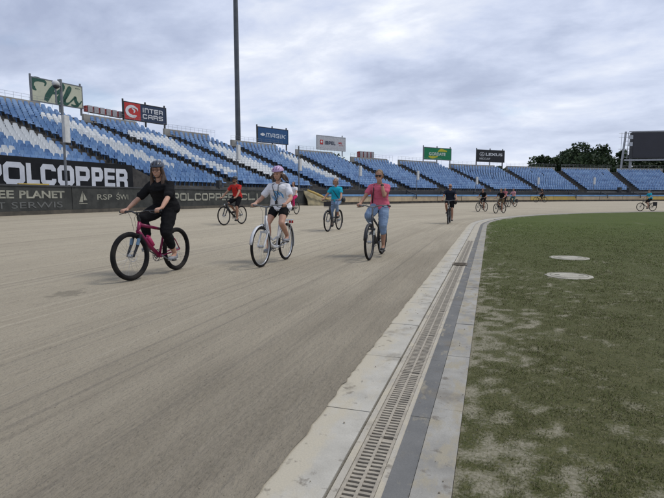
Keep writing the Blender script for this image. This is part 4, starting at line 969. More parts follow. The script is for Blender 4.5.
    for s_ in (-1, 1):
        b = MB(); b.T = S
        if style == 'mtb': b.tube([(GX+.004, s_*(GY-.07), GZ+.001), (GX, s_*(GY+.065), GZ)], .017, n)
        else: b.tube([(GX+.015, s_*(GY-.03), GZ+.010), (GX-.07, s_*(GY+.018), GZ-.006)], .0175, n)
        b.build('grip', blk, hb, smooth=True)
        if detail:
            b = MB(); b.T = S; b.tube([(GX+.03, s_*(GY-.12), GZ-.005), (GX+.07, s_*(GY-.07), GZ-.02), (GX+.06, s_*(GY+.02), GZ-.035)], [.008, .006, .005], 6); b.build('brake_lever', blk, hb)
    if detail:
        b = MB(); b.T = S
        for s_ in (-1, 1): b.tube([(GX+.04, s_*(GY-.12), GZ), (GX+.15, s_*.10, GZ+.03), (GX+.15, s_*.03, GZ-.10), tuple(HB+Vector((.04, s_*.03, .02)))], .0028, 4)
        b.build('cable', blk, hb)
    # saddle
    b = MB(); b.tube([ST-Vector((0, 0, .03)), SC-Vector((.0, 0, .035))], .014, n); sp_ = b.build('seat_post', steel, e_, smooth=True)
    b = MB(); b.ell(SC+Vector((-.05, 0, 0)), (.10, .085, .03), nu=n+6); b.ell(SC+Vector((.05, 0, 0)), (.12, .035, .025), nu=n+6); b.build('saddle', blk, e_, smooth=True)
    # drive
    b = MB(); b.torus(BB+Vector((0, -.055, 0)), .085, .006, 'Y', 28, 5); b.torus(BB+Vector((0, -.055, 0)), .045, .008, 'Y', 16, 5)
    for k in range(5): b.tube([BB+Vector((0, -.055, 0)), BB+Vector((.085*math.cos(k*1.257), -.055, .085*math.sin(k*1.257)))], .006, 4)
    c_ = {}
    for s_ in (-1, 1):
        a = crank if s_ > 0 else crank+PI
        e2 = BB+Vector((.165*math.cos(a), s_*.085, .165*math.sin(a))); b.tube([BB+Vector((0, s_*.05, 0)), e2-Vector((0, s_*.015, 0))], [.013, .010], 6); c_[s_] = e2
    b.tube([BB+Vector((0, -.06, 0)), BB+Vector((0, .06, 0))], .014, 8)
    cs = b.build('crankset', grey_p, e_)
    for s_ in (-1, 1):
        b = MB(); q = c_[s_]; b.box((q.x, q.y+s_*.045, q.z), (.09, .085, .022)); b.build('pedal', blk, cs)
    b = MB(); pt = [BB+Vector((.0, -.055, .087)), RA+Vector((0, -.05, .04))]; pb_ = [BB+Vector((.0, -.055, -.087)), RA+Vector((0, -.05, -.04))]
    b.tube(pt, .005, 4); b.tube([pb_[0], RA+Vector((.05, -.05, -.11)), RA+Vector((.0, -.05, -.13)), RA+Vector((0, -.05, -.04))], .005, 4)
    b.torus(RA+Vector((0, -.05, 0)), .040, .010, 'Y', 16, 5); b.build('chain', blk, e_)
    if style == 'mtb' and detail:
        b = MB(); b.T = S; b.torus(FA+Vector((0, .045, 0)), .075, .004, 'Y', 24, 4, sx=.4); b.build('brake_disc', steel, e_)
    if fenders:
        for cx_, a0, a1, T_ in ((WB, 10, 165, S), (-WB, 15, 200, None)):
            b = MB(); b.T = T_; vs = []
            rr_ = WR+.022
            for k in range(15):
                a = R(a0+(a1-a0)*k/14)
                for y_, dr in ((-.028, -.012), (0, 0), (.028, -.012)): vs.append((cx_+(rr_+dr)*math.cos(a), y_, WR+(rr_+dr)*math.sin(a)))
            b.add(vs, [(k*3+j, k*3+j+1, k*3+j+4, k*3+j+3) for k in range(14) for j in range(2)])
            o = b.build('mudguard', fc if fenders == 'frame' else blk, e_, smooth=True); md = o.modifiers.new('s', 'SOLIDIFY'); md.thickness = .004
    if rack:
        b = MB()
        for s_ in (-1, 1):
            b.tube([(-.36, s_*.06, .74), (-.80, s_*.06, .745)], .006, 5); b.tube([(-.55, s_*.065, .36), (-.66, s_*.065, .74)], .005, 5); b.tube([(-.55, s_*.065, .36), (-.48, s_*.065, .74)], .005, 5)
        for k in range(6): b.tube([(-.38-.08*k, -.06, .745), (-.38-.08*k, .06, .745)], .005, 4)
        b.build('luggage_rack', alu, e_)
        b = MB(); b.box((-.81, 0, .70), (.02, .08, .05)); b.build('rear_reflector', red_r, e_)
    if pannier:
        b = MB(); b.box((-.62, .13, .56), (.30, .12, .30)); b.box((-.62, .135, .72), (.31, .14, .05)); o = b.build('pannier', pannier, e_); bv = o.modifiers.new('b', 'BEVEL'); bv.width = .025; bv.segments = 2
    if basket:
        b = MB(); b.T = S; cx_, cz_ = GX+.24, GZ-.22
        for zz2, sc in ((0, .8), (.08, .87), (.16, .94), (.24, 1.0)):
            w2, l2 = .15*sc, .10*sc; pts = [(cx_-l2, -w2, cz_+zz2), (cx_+l2, -w2, cz_+zz2), (cx_+l2, w2, cz_+zz2), (cx_-l2, w2, cz_+zz2)]; b.tube(pts, .006, 5, closed=True)
        b.box((cx_, 0, cz_+.002), (.17, .25, .01)); b.box((cx_+.09, 0, cz_+.10), (.012, .25, .16))
        b.build('basket', blk, e_)
    if lamp:
        b = MB(); b.T = S; b.tube([(HB.x+.05, 0, HB.z+.06), (HB.x+.11, 0, HB.z+.06)], [.022, .034], 10); l_ = b.build('headlight', blk, e_)
        b = MB(); b.T = S; b.ell((HB.x+.112, 0, HB.z+.06), (.008, .03, .03), nu=10, nv=6); b.build('lens', lampg, l_)
    return dict(e=e_, S=S, grip=[S @ Vector((GX-.01 if style == 'mtb' else GX-.03, s_*(GY-.0), GZ)) for s_ in (-1, 1)], ped=c_, SC=SC)

# ------------------------------------------------------------------ people
skin = mat('skin', (.46, .27, .19), .6, c2=(.40, .22, .15), scale=9, spec=.3); skin_t = mat('skin_tanned', (.36, .20, .13), .6, c2=(.31, .165, .105), scale=9, spec=.3)
eye_m = mat('eye_dark', (.02, .015, .012), .3); lip_m = mat('lips', (.36, .10, .09), .5); lens_m = mat('dark_lens', (.01, .01, .012), .15); tooth = mat('teeth', (.6, .58, .52), .4)
def ik(a, c, l1, l2, pole):
    a = Vector(a); c = Vector(c); d = c-a; L_ = d.length; 
    if L_ > (l1+l2)*.995: s_ = L_/((l1+l2)*.995); l1 *= s_; l2 *= s_
    u = d.normalized(); x = (l1*l1-l2*l2+L_*L_)/(2*L_); h = math.sqrt(max(0, l1*l1-x*x)); p = Vector(pole); p = (p-u*p.dot(u)).normalized(); return a+u*x+p*h
def spine_M(d): return Vector((0, 0, 1)).rotation_difference(d).to_matrix()
from mathutils import noise as mnoise
def crease(o, amp, sc=11.0):
    me = o.data
    me.update(); nv_ = len(me.vertices); co = np.empty(nv_*3, np.float32); me.vertices.foreach_get('co', co); nn_ = np.empty(nv_*3, np.float32); me.vertices.foreach_get('normal', nn_); co = co.reshape(-1, 3); nn_ = nn_.reshape(-1, 3); amps = np.empty(nv_)
    for iv in range(nv_):
        c = Vector([float(k_) for k_ in co[iv]]); q = Vector((c.x*sc*.8, c.y*sc*.8, c.z*sc*1.5)); a = mnoise.noise(q)+.5*mnoise.noise(q*2.3+Vector((3, 1, 7)))
        r2 = 1-abs(mnoise.noise(Vector((c.x*sc*.6+5, c.y*sc*.6, c.z*sc*1.1))))*2.2
        amps[iv] = amp*(a*.7+r2*.55-.15)
    me.vertices.foreach_set('co', (co+nn_*amps[:, None]).astype(np.float32).reshape(-1)); me.update()
def cloth(name, c, c2=None): return mat(name, c, .85, c2=c2 or tuple(v*.72 for v in c), scale=4, bump=.35, bscale=9, lo=.35, hi=.7, spec=.08)
def paint(o, m, test):
    o.data.materials.append(m); k = len(o.data.materials)-1
    for p in o.data.polygons:
        if test(p.center, p.normal): p.material_index = k
def person(label, bk, detail, sk, shirt, pants, shoe, lean=16, sleeve=.45, leg=.0, pant_flare=.0, girth=1.0, helmet=None, hairc=None, hair='short', head_yaw=0, head_pitch=4, glasses=None, arms=('grip', 'grip'), scale=1.0, shw=.165, tl=.445, shirt_long=.0, thigh_len=.41, loose=.016):
    """detail: 2 near, 1 middle, 0 far. leg: hem along the leg, 0..1 thigh, 1..2 shin"""
    vox = (.0075, .011, .018)[2-detail] if detail < 3 else .006
    vox = {2: .0068, 1: .011, 0: .017}[detail]
    n = 14 if detail else 9
    SC = bk['SC']; H = SC+Vector((-.01, 0, .10)); sd_ = Vector((math.sin(R(lean)), 0, math.cos(R(lean)))); M = spine_M(sd_)
    TL_ = tl; kt = tl/.445; NB_ = H+sd_*TL_; g = girth
    b = MB()
    def trings(ex=0.0, lo=-.10, hem=0.0, top=1.0):
        base = [(-.10, .085, .12), (-.03, .108, .158), (.06, .108, .162), (.16, .092, .138), (.26, .103, .150), (.36, .112, .165), (.42, .085, .165), (.455, .055, .10)]
        out = []
        for h, rx, ry in base:
            if h < lo: continue
            if h > .44*top and ex: rx *= .95; ry *= .9
            out.append((H+sd_*h*kt+Vector((.012*(h > .3), 0, 0)), rx*g+ex+hem*(1 if h < .05 else 0), ry*g*(1 if h < .3 else .92)+ex+hem*(1 if h < .05 else 0), M))
        return out
    b.loft(trings(), n+8)
    b.ell(H+Vector((-.02, .055, -.01)), (.10*g, .085*g, .09), nu=n); b.ell(H+Vector((-.02, -.055, -.01)), (.10*g, .085*g, .09), nu=n)
    sh = {s_: NB_-sd_*.045+Vector((0, s_*shw, 0)) for s_ in (-1, 1)}
    for s_ in (-1, 1): b.limb([NB_-sd_*.01+Vector((0, s_*.04, 0)), sh[s_]], [.052, .052], n)
    hc = NB_+sd_*.05+Vector((.035, 0, .135))       # head centre
    b.limb([NB_-sd_*.02, NB_*.35+hc*.65+Vector((-.01, 0, -.02))], [.056, .048], n)
    # head
    HM = (Matrix.Rotation(R(head_yaw), 3, 'Z') @ Matrix.Rotation(R(head_pitch), 3, 'Y')); hp = lambda x, y, z: hc+HM @ Vector((x, y, z))
    b.ell(hp(-.012, 0, .025), (.094, .074, .090), HM, n+4, 12); b.ell(hp(.020, 0, -.035), (.066, .060, .078), HM, n+2, 10); b.ell(hp(.045, 0, -.088), (.028, .026, .022), HM, 10, 8)
    if detail:
        b.limb([hp(.078, 0, .012), hp(.098, 0, -.022)], [.010, .0135], 8); b.ell(hp(.080, 0, .028), (.012, .045, .010), HM, 10, 6)
        b.ell(hp(.075, 0, -.058), (.014, .026, .012), HM, 10, 6)
        for s_ in (-1, 1):
            b.ell(hp(.0, s_*.074, -.008), (.020, .010, .032), HM, 8, 6); b.ell(hp(.056, s_*.040, -.022), (.022, .020, .022), HM, 8, 6)
    # arms and hands
    wr = {}; el = {}
    for s_ in (-1, 1):
        mode = arms[0 if s_ < 0 else 1]; G = bk['grip'][0 if s_ < 0 else 1]
        if mode == 'grip': f_, u_, o_ = Vector((1, 0, -.15)).normalized(), Vector((.15, 0, 1)).normalized(), Vector((0, s_, 0)); C_ = G; W_ = G+Vector((-.085, -s_*.0, .042))
        elif mode == 'face': C_ = hp(.115, s_*.030, -.075); W_ = C_+Vector((.015, s_*.055, -.085)); u_ = Vector((1, 0, .2)).normalized(); f_ = Vector((-.1, -s_*.4, 1)).normalized(); o_ = f_.cross(u_).normalized(); o_ = o_ if o_.z*0+o_.y*s_ > -9 else -o_
        elif mode == 'hang': C_ = H+Vector((.10, s_*.27, .02)); W_ = C_+Vector((-.01, 0, .09)); u_ = Vector((0, s_, 0)); f_ = Vector((.1, 0, -1)); o_ = Vector((1, 0, 0))
        else: C_ = sh[s_]+Vector((.28, s_*.35, .05)); W_ = C_+Vector((-.08, -s_*.03, .0)); f_, u_, o_ = Vector((.9, s_*.4, 0)).normalized(), Vector((0, 0, 1)), Vector((0, s_, 0))
        wr[s_] = W_; pole = Vector((-.15, s_*.45, -.55)) if mode == 'grip' else Vector((.0, s_*.35, -1))
        el[s_] = ik(sh[s_], W_, .285, .245, pole)
        b.limb([sh[s_], (sh[s_]*.55+el[s_]*.45), el[s_]], [.050*g**.5, .044*g**.5, .036], n); b.limb([el[s_], (el[s_]*.62+W_*.38), W_], [.036, .038, .025], n)
        if detail:
            K = [C_+o_*((i-1.5)*.0215)+u_*(.030+.002*(i in (1, 2)))-f_*.004 for i in range(4)]
            pc = (W_+(K[1]+K[2])/2)/2
            for i in range(4): b.limb([W_*.65+pc*.35, K[i]], [.018, .0115], 8)
            for i in range(4):
                l = (.92, 1.05, 1.0, .80)[i]
                b.limb([K[i], K[i]+f_*.030*l-u_*.004, K[i]+f_*.040*l-u_*.030*l, K[i]+f_*.022*l-u_*.050*l], [.0105, .0095, .0088, .0078], 8)
            b.limb([W_*.6+pc*.4-o_*.012, pc-o_*.035-u_*.006, C_-o_*.046+f_*.004-u_*.004, C_-o_*.040+f_*.020-u_*.018], [.016, .0135, .0105, .009], 8)
        else: b.ell(C_+u_*.015, (.045, .045, .03), nu=8, nv=6)
    # legs
    kn = {}; ank = {}
    for s_ in (-1, 1):
        P_ = bk['ped'][s_]; an = P_+Vector((-.075, s_*.035, .105)); hj = H+Vector((0.02, s_*.085, -.02)); k_ = ik(hj, an, thigh_len, .405, Vector((1, s_*.12, .2))); kn[s_] = k_; ank[s_] = an
        b.limb([hj, hj*.6+k_*.4, k_], [.088*g, .076*g, .054], n); b.limb([k_, k_*.66+an*.34+Vector((-.012, 0, 0)), an], [.052, .053*g**.5, .034], n)
        b.limb([an, an+Vector((.03, 0, -.05)), an+Vector((.12, 0, -.075))], [.034, .036, .026], n)
    body = b.build('person', sk, None, remesh=vox, sm=3 if detail == 2 else 2); body.location = bk['e'].location; body.rotation_euler = bk['e'].rotation_euler; s0 = bk['e'].scale[0]*scale; body.scale = (s0, s0, s0)
    tag(body, label, 'person', 'riders on the track')
    # clothes
    b = MB(); b.loft(trings(loose, -.11 if shirt_long else -.04, .012+shirt_long), n+8)
    for s_ in (-1, 1):
        b.limb([NB_-sd_*.02+Vector((0, s_*.05, 0)), sh[s_]], [.060, .064], n); q = min(1, sleeve); e1 = sh[s_].lerp(el[s_], q); b.limb([sh[s_], e1], [.064, .060+.006*q], n)
        if sleeve > 1: b.limb([el[s_], el[s_].lerp(wr[s_], sleeve-1)], [.052, .040], n)
    st_ = b.build('shirt', shirt, body, remesh=vox*1.05, sm=3)
    if detail: crease(st_, .011)
    b = MB(); b.ell(H+Vector((-.01, 0, -.01)), (.118*g, .165*g, .105), nu=n+4); b.ell(H+Vector((0, 0, .05)), (.110*g, .158*g, .07), nu=n+4)
    for s_ in (-1, 1):
        hj = H+Vector((0.02, s_*.085, -.02)); k_, an = kn[s_], ank[s_]; q = min(1, leg); b.limb([hj, hj.lerp(k_, q*.5), hj.lerp(k_, q)], [.100*g, .088*g+pant_flare, (.100*(1-q)+.064*q)*g+pant_flare], n)
        if leg > 1: b.limb([k_, k_.lerp(an, (leg-1)*.5)+Vector((-.012, 0, 0)), k_.lerp(an, leg-1)], [.064+pant_flare, .062+pant_flare, .050+pant_flare], n)
    tr_ = b.build('trousers' if leg > 1 else 'shorts', pants, body, remesh=vox*1.05, sm=3)
    if detail: crease(tr_, .008)
    for s_ in (-1, 1):
        an = ank[s_]; b = MB(); b.limb([an+Vector((-.015, 0, -.035)), an+Vector((-.02, 0, -.062))], [.040, .040], n); b.ell(an+Vector((.04, 0, -.070)), (.115, .043, .034), nu=n+2); b.ell(an+Vector((.11, s_*.004, -.075)), (.06, .045, .029), nu=n+2)
        s2 = b.build('shoe', shoe, body, remesh=vox, sm=2)
        if detail == 2:
            b = MB(); b.ell(an+Vector((.045, 0, -.100)), (.125, .046, .012), nu=16, nv=6); b.build('sole', tooth, s2, smooth=True)
    # head things
    if hairc:
        b = MB(); b.ell(hp(-.030, 0, .040), (.098, .083, .090), HM, n+4, 12)
        b.ell(hp(-.05, 0, -.01), (.070, .080, .085), HM, n+4, 10)
        if hair == 'long':
            for s_ in (-1, 1):
                b.limb([hp(.02, s_*.075, .02), hp(.01, s_*.088, -.07), NB_+Vector((.06, s_*.095, .02)), NB_-sd_*.12+Vector((.115, s_*.100, 0)), NB_-sd_*.20+Vector((.118, s_*.09, 0))], [.024, .026, .028, .022, .010], n)
            b.limb([hp(-.08, 0, -.02), NB_+Vector((-.085, 0, .0)), NB_-sd_*.16+Vector((-.12, 0, 0))], [.07, .065, .035], n)
        elif hair == 'blown':
            b.limb([hp(-.02, .075, -.02), hp(-.05, .105, -.05), hp(-.08, .135, -.10), hp(-.10, .15, -.16)], [.034, .038, .028, .010], n)
            b.limb([hp(-.02, -.075, -.01), hp(-.05, -.12, -.04), hp(-.08, -.17, -.065), hp(-.10, -.20, -.09)], [.034, .036, .028, .012], n)
            b.limb([hp(.0, .08, -.02), hp(-.01, .11, -.09), hp(-.03, .15, -.15)], [.024, .024, .010], n); b.limb([hp(.0, -.078, -.02), hp(-.01, -.10, -.09), hp(-.02, -.11, -.14)], [.024, .022, .010], n)
        elif hair == 'bun': b.ell(hp(-.115, 0, .055), (.045, .045, .045), HM, n, 8)
        elif hair == 'bob':
            for s_ in (-1, 1): b.limb([hp(.015, s_*.074, .03), hp(.0, s_*.085, -.05), hp(-.01, s_*.078, -.09)], [.022, .028, .02], n)
            b.ell(hp(-.055, 0, -.05), (.06, .08, .07), HM, n, 8)
        b.build('hair', hairc, body, remesh=vox, sm=2)
    if detail:
        for s_ in (-1, 1):
            b = MB(); b.ell(hp(.0815, s_*.031, .006), (.007, .0125, .0065), HM, 8, 6); b.build('eye', eye_m, body, smooth=True)
        b = MB(); b.ell(hp(.091, 0, -.059), (.005, .023, .0055), HM, 10, 6); b.build('mouth', lip_m, body, smooth=True)
    if glasses:
        b = MB()
        for s_ in (-1, 1):
            b.ell(hp(.096, s_*.033, .006), (.006, .029, .021), HM, 12, 8); b.tube([hp(.092, s_*.060, .012), hp(.01, s_*.080, .010)], .003, 5)
        b.tube([hp(.099, -.008, .010), hp(.099, .008, .010)], .004, 5); b.build('sunglasses', glasses, body, smooth=True)
    if helmet:
        hm, vent = helmet; b = MB(); nu, nv = 32, 12; vs = []
        for i in range(nv+1):
            th = R(4+92*i/nv)
            for j in range(nu):
                ph = 2*PI*j/nu; rg = 1+.035*math.cos(5*PI*math.sin(ph)*math.sin(th))*(math.sin(th) > .2)
                vs.append(hp(-.018+.132*math.sin(th)*math.cos(ph)*rg, .098*math.sin(th)*math.sin(ph)*rg, .052+(.092 if math.cos(th) > 0 else .06)*math.cos(th)*rg))
        fs = [(i*nu+j, (i+1)*nu+j, (i+1)*nu+(j+1) % nu, i*nu+(j+1) % nu) for i in range(nv) for j in range(nu)]+[tuple(range(nu))[::-1]]
        b.add(vs, fs); h_ = b.build('helmet', hm, body, smooth=True); md = h_.modifiers.new('s', 'SOLIDIFY'); md.thickness = .016; md.offset = -1
        h_.data.materials.append(vent)
        for i in range(nv):
            for j in range(nu):
                ph = 2*PI*(j+.5)/nu; th = R(4+92*(i+.5)/nv); y_ = math.sin(ph)*math.sin(th)
                if 2 < i < 9 and abs(abs(y_)-.2) < .075 or (2 < i < 9 and abs(abs(y_)-.62) < .06): h_.data.polygons[i*nu+j].material_index = 1
        if detail:
            b = MB()
            for s_ in (-1, 1): b.tube([hp(.03, s_*.088, .03), hp(.03, s_*.078, -.04), hp(.035, s_*.03, -.108), hp(.035, 0, -.115)], .005, 5)
            b.build('chin_strap', blk, h_)
    return dict(body=body, shirt=st_, H=H, sd=sd_, NB=NB_, sh=sh, el=el, wr=wr, hp=hp, kn=kn, ank=ank)
def child(b, name, m, P_, smooth=True): return b.build(name, m, P_['body'], smooth=smooth)
def chest(P_, h, y, out=.0):     # a point on the front of the shirt, h metres up the spine
    prof = np.interp(h, [-.1, 0, .06, .16, .26, .36, .42], [.11, .125, .128, .112, .122, .131, .115]); fall = 1-.9*abs(y/.19)**2.5
    return P_['H']+P_['sd']*h+Vector((prof*fall+.012+out, y, 0))
bz = lambda x, y: bank(x, y)+.018
black_c = cloth('cloth_black', (.008, .008, .009), (.014, .014, .015)); navy_c = cloth('cloth_navy', (.018, .022, .035)); white_c = cloth('cloth_white', (.70, .70, .72), (.58, .58, .61)); pink_c = cloth('cloth_pink', (.58, .13, .19), (.46, .095, .145))
redc = cloth('cloth_red', (.48, .035, .03)); cyan_c = cloth('cloth_cyan', (.02, .38, .52)); jean = cloth('denim_pale', (.22, .30, .42), (.15, .215, .32)); hotp = cloth('cloth_magenta', (.58, .03, .14)); yelc = cloth('cloth_yellow', (.62, .55, .06)); blackshoe = mat('shoe_black', (.02, .02, .022), .6); greyshoe = mat('shoe_grey', (.24, .25, .27), .7)
hair_br = mat('hair_brown', (.045, .026, .017), .6, c2=(.075, .042, .026), scale=25, stretch=(1, 1, .15)); hair_bl = mat('hair_blonde', (.21, .135, .07), .6, c2=(.11, .07, .035), scale=25, stretch=(1, 1, .15)); hair_gr = mat('hair_ash', (.27, .20, .16), .6, c2=(.18, .13, .10), scale=25)
hl_bl = mat('helmet_slate_blue', (.05, .065, .095), .4); hl_li = mat('helmet_lilac', (.46, .32, .50), .45, c2=(.40, .27, .45)); hl_bk = mat('helmet_black', (.02, .02, .022), .4); vent_d = mat('helmet_vent', (.012, .012, .014), .8); vent_p = mat('helmet_vent_plum', (.16, .07, .14), .7)
D = R

# 1: woman in black on the magenta mountain bike
mag = mat('frame_magenta', (.20, .006, .055), .35)
x, y = -4.745, 6.27
b1 = bicycle('magenta mountain bike with black suspension fork, nearest and leftmost of the bicycles', (x, y, bz(x, y)), D(-90), mag, 'mtb', True, steer=D(-7), crank=D(-150), fork_c=blk, fat=.036, lamp=False, scale=.985, fork_band=mat('decal_pale_blue', (.13, .23, .34), .5))
b = MB(); b.tube([Vector((.155, 0, .585)), Vector((.055, 0, .455))], .036, 12); b.tube([Vector((.165, 0, .598)), Vector((.175, 0, .612))], .018, 10); b.build('drink_bottle', mat('bottle_pink', (.45, .03, .12), .4), b1['e'], smooth=True)
P1 = person('woman in black with dark blue helmet and long brown hair on the magenta bike', b1, 2, skin, black_c, black_c, greyshoe, lean=20, tl=.405, sleeve=.80, leg=1.62, pant_flare=.012, girth=1.10, helmet=(hl_bl, vent_d), hairc=hair_br, hair='long', head_yaw=16, head_pitch=8, shirt_long=.014, loose=.032, shw=.172, scale=1.0)
b = MB()
for s_ in (-1, 1): b.torus(P1['hp'](.098, s_*.033, .006), .024, .0022, 'X', 16, 5); b.tube([P1['hp'](.094, s_*.056, .010), P1['hp'](.01, s_*.080, .010)], .002, 4)
b.tube([P1['hp'](.100, -.010, .010), P1['hp'](.100, .010, .010)], .002, 4); child(b, 'glasses', blk, P1)
b = MB(); b.ell(P1['hp'](.0965, 0, -.056), (.003, .018, .0035), None, 10, 6); child(b, 'teeth', tooth, P1)

# 2: woman in a white T-shirt on the white city bike
wb = mat('frame_white', (.62, .63, .64), .35)
x, y = -3.665, 8.17
b2 = bicycle('white step-through city bike with silver rims and a rear rack', (x, y, bz(x, y)), D(-90), wb, 'step', True, steer=D(-2), crank=D(150), fork_c=wb, rimm=alu, rack=True, fenders='frame', scale=1.0)
P2 = person('woman in a white T-shirt and lilac helmet riding the white city bike', b2, 2, skin, white_c, black_c, greyshoe, lean=11, tl=.395, sleeve=.62, leg=.50, girth=1.0, helmet=(hl_li, vent_p), hairc=hair_br, hair='blown', head_yaw=-4, head_pitch=10, shirt_long=.02, loose=.034)
prb = mat('print_blue', (.09, .30, .58), .8)
def splash(c, nrm):
    q = c-P2['H']; h = q.dot(P2['sd']); y_ = c.y
    return q.x > .06 and ((abs(h-.20-.05*math.sin(y_*30)) < .035 and abs(y_) < .115) or (abs(h-.24) < .06 and abs(y_) < .045)) and math.sin(y_*140+h*60) > -.75
paint(P2['shirt'], prb, splash)
b = MB(); pts = [P2['NB']+Vector((-.05, 0, .03))]+[P2['NB']+Vector((.02, .07, .015))]+[chest(P2, h, yy, .032) for h, yy in ((.38, .06), (.28, .045), (.16, .02), (.09, .003))]
b.tube(pts, .006, 6); pts = [P2['NB']+Vector((-.05, 0, .03))]+[P2['NB']+Vector((.02, -.07, .015))]+[chest(P2, h, yy, .032) for h, yy in ((.38, -.06), (.28, -.045), (.16, -.02), (.09, -.003))]
b.tube(pts, .006, 6); ln_ = child(b, 'lanyard', blk, P2)
b = MB(); b.box(tuple(chest(P2, .06, 0, .045)), (.02, .045, .065)); b.build('lanyard_holder', blk, ln_)

# 3: woman in pink, hand raised to her mouth
x, y = -2.17, 9.80
dk = mat('frame_graphite', (.035, .037, .042), .4)
b3_ = bicycle('dark grey trekking bike coming head-on with pale fork decals', (x, y, bz(x, y)), D(-91), dk, 'city', True, steer=D(0), crank=D(-75), fork_c=dk, rimm=blkrim, fenders=True, scale=1.0, fork_band=mat('decal_silver', (.40, .42, .40), .5))
P3 = person('woman in a pink T-shirt and sunglasses holding one hand up to her mouth', b3_, 2, skin_t, pink_c, jean, blackshoe, lean=7, tl=.425, sleeve=.55, leg=1.35, pant_flare=.012, girth=1.10, hairc=hair_bl, hair='bun', head_yaw=2, head_pitch=6, glasses=lens_m, arms=('grip', 'face'), shirt_long=.008, loose=.020, shw=.17)
b = MB(); b.tube([P3['sh'][-1]+Vector((-.04, .075, .065)), P3['sh'][-1]+Vector((.06, .07, .045)), chest(P3, .34, -.09, .03), chest(P3, .2, -.115, .03), chest(P3, .06, -.135, .02)], .011, 8); child(b, 'bag_strap', blk, P3)
wl = P3['el'][1].lerp(P3['wr'][1], .90); b = MB(); dv = (P3['wr'][1]-P3['el'][1]).normalized(); b.tube([wl-dv*.014, wl+dv*.014], [.033, .033], 14); w_ = child(b, 'watch', blk, P3)

# 4: man in red
x, y = -9.04, 16.5
b4 = bicycle('black touring bike beneath the rider in the red jersey', (x, y, bz(x, y)), D(-97), blk, 'mtb', True, steer=D(-4), crank=D(-60), fork_c=blk, rack=False, lamp=True, scale=1.0, fat=.024)
P4 = person('bearded man in a red jersey and black helmet, left of the lilac helmet', b4, 1, skin_t, redc, black_c, blackshoe, lean=15, sleeve=.5, leg=.85, girth=1.1, helmet=(hl_bk, vent_d), hairc=hair_br, hair='short', head_yaw=0, head_pitch=4, glasses=lens_m, shw=.19)
b = MB(); b.ell(P4['hp'](.052, 0, -.075), (.042, .050, .038), None, 10, 8); child(b, 'beard', hair_br, P4)
b = MB()
for s_ in (-1, 1): b.tube([P4['sh'][s_]+Vector((-.06, -s_*.07, .06)), P4['sh'][s_]+Vector((.04, -s_*.07, .05)), chest(P4, .34, s_*.105, .02), chest(P4, .22, s_*.135, .015)], .012, 6)
child(b, 'shoulder_strap', blk, P4)

# 5: woman in cyan
x, y = -5.035, 16.1
b5 = bicycle('dark step-through bike with a front basket under the rider in turquoise', (x, y, bz(x, y)), D(-93), dk, 'step', True, crank=D(70), basket=True, fenders=True, lamp=True)
P5 = person('rider in a turquoise T-shirt and pale jeans, left of the woman in pink', b5, 1, skin_t, cyan_c, jean, blackshoe, lean=8, sleeve=.6, leg=1.6, girth=1.08, hairc=hair_gr, hair='bob', head_pitch=4, loose=.02)
b = MB(); b.tube([P5['sh'][-1]+Vector((-.03, .08, .07)), P5['sh'][-1]+Vector((.06, .08, .05)), chest(P5, .34, -.06, .02), chest(P5, .22, .02, .02), chest(P5, .08, .11, .015), P5['H']+Vector((0, .19, .02))], .011, 6); child(b, 'bag_strap', blk, P5)
b = MB(); b.ell(P5['H']+Vector((-.05, .23, .02)), (.13, .06, .10), nu=12); child(b, 'shoulder_bag', blk, P5)

# 6: woman in white with magenta trousers
x, y = -10.2, 25.1
b6 = bicycle('dark bike half hidden behind the woman with the lilac helmet', (x, y, bz(x, y)), D(-96), blk, 'city', False, crank=D(20), basket=True)
P6 = person('distant rider in a white top and magenta trousers behind the white bike', b6, 1, skin, white_c, hotp, blackshoe, lean=8, sleeve=.5, leg=1.85, girth=1.05, hairc=hair_br, hair='bob', head_pitch=0)

# 7: man in black far down the track
x, y = -1.75, 22.9
b7 = bicycle('black bike coming head-on down the middle of the track, far away', (x, y, bz(x, y)), D(-90), blk, 'city', False, crank=D(-80))
P7 = person('bald man in a black T-shirt and shorts with a black bag at his side', b7, 1, skin_t, navy_c, black_c, blackshoe, lean=6, sleeve=.5, leg=.7, girth=1.18, head_pitch=2, glasses=lens_m, shw=.20)
b = MB(); b.ell(P7['H']+Vector((.05, .24, -.02)), (.14, .09, .16), nu=12); b.tube([P7['H']+Vector((.05, .24, .1)), P7['sh'][-1]+Vector((.08, .1, .02))], .012, 6); child(b, 'shoulder_bag', blk, P7)

# distant riders
def far_rider(x, y, rz, blab, plab_, top, bottom, leg, hel=None, hairm=None, frame=blk, lean=20, sl=.5, sk=skin_t, crank=-60, pan=None, gl=None, g=1.0):
    k = bicycle(blab, (x, y, bz(x, y)), D(rz), frame, 'city', False, crank=D(crank), lamp=False, pannier=pan, fat=.028)
    return person(plab_, k, 0, sk, top, bottom, blackshoe, lean=lean, sleeve=sl, leg=leg, helmet=(hel, vent_d) if hel else None, hairc=hairm, hair='short', glasses=gl, girth=g)
far_rider(-.62, 39.0, -118, 'small dark bike, leftmost of the distant bunch', 'distant rider in a black T-shirt bending over the bars, leftmost of the bunch', black_c, black_c, .8, hairm=hair_br, lean=24)
far_rider(.62, 37.0, -119, 'small dark bike in the middle of the distant bunch', 'distant rider in black T-shirt and dark shorts in the middle of the bunch', black_c, cloth('cloth_khaki', (.13, .09, .05)), .8, hairm=hair_br, lean=22, g=1.1)
far_rider(1.95, 51.2, -124, 'small dark bike with a pannier, rightmost of the distant bunch', 'distant rider in a pale pink top, rightmost of the bunch', cloth('cloth_palepink', (.55, .28, .33)), cloth('cloth_teal', (.05, .12, .12)), 1.5, hairm=hair_br, lean=10, pan=blk)
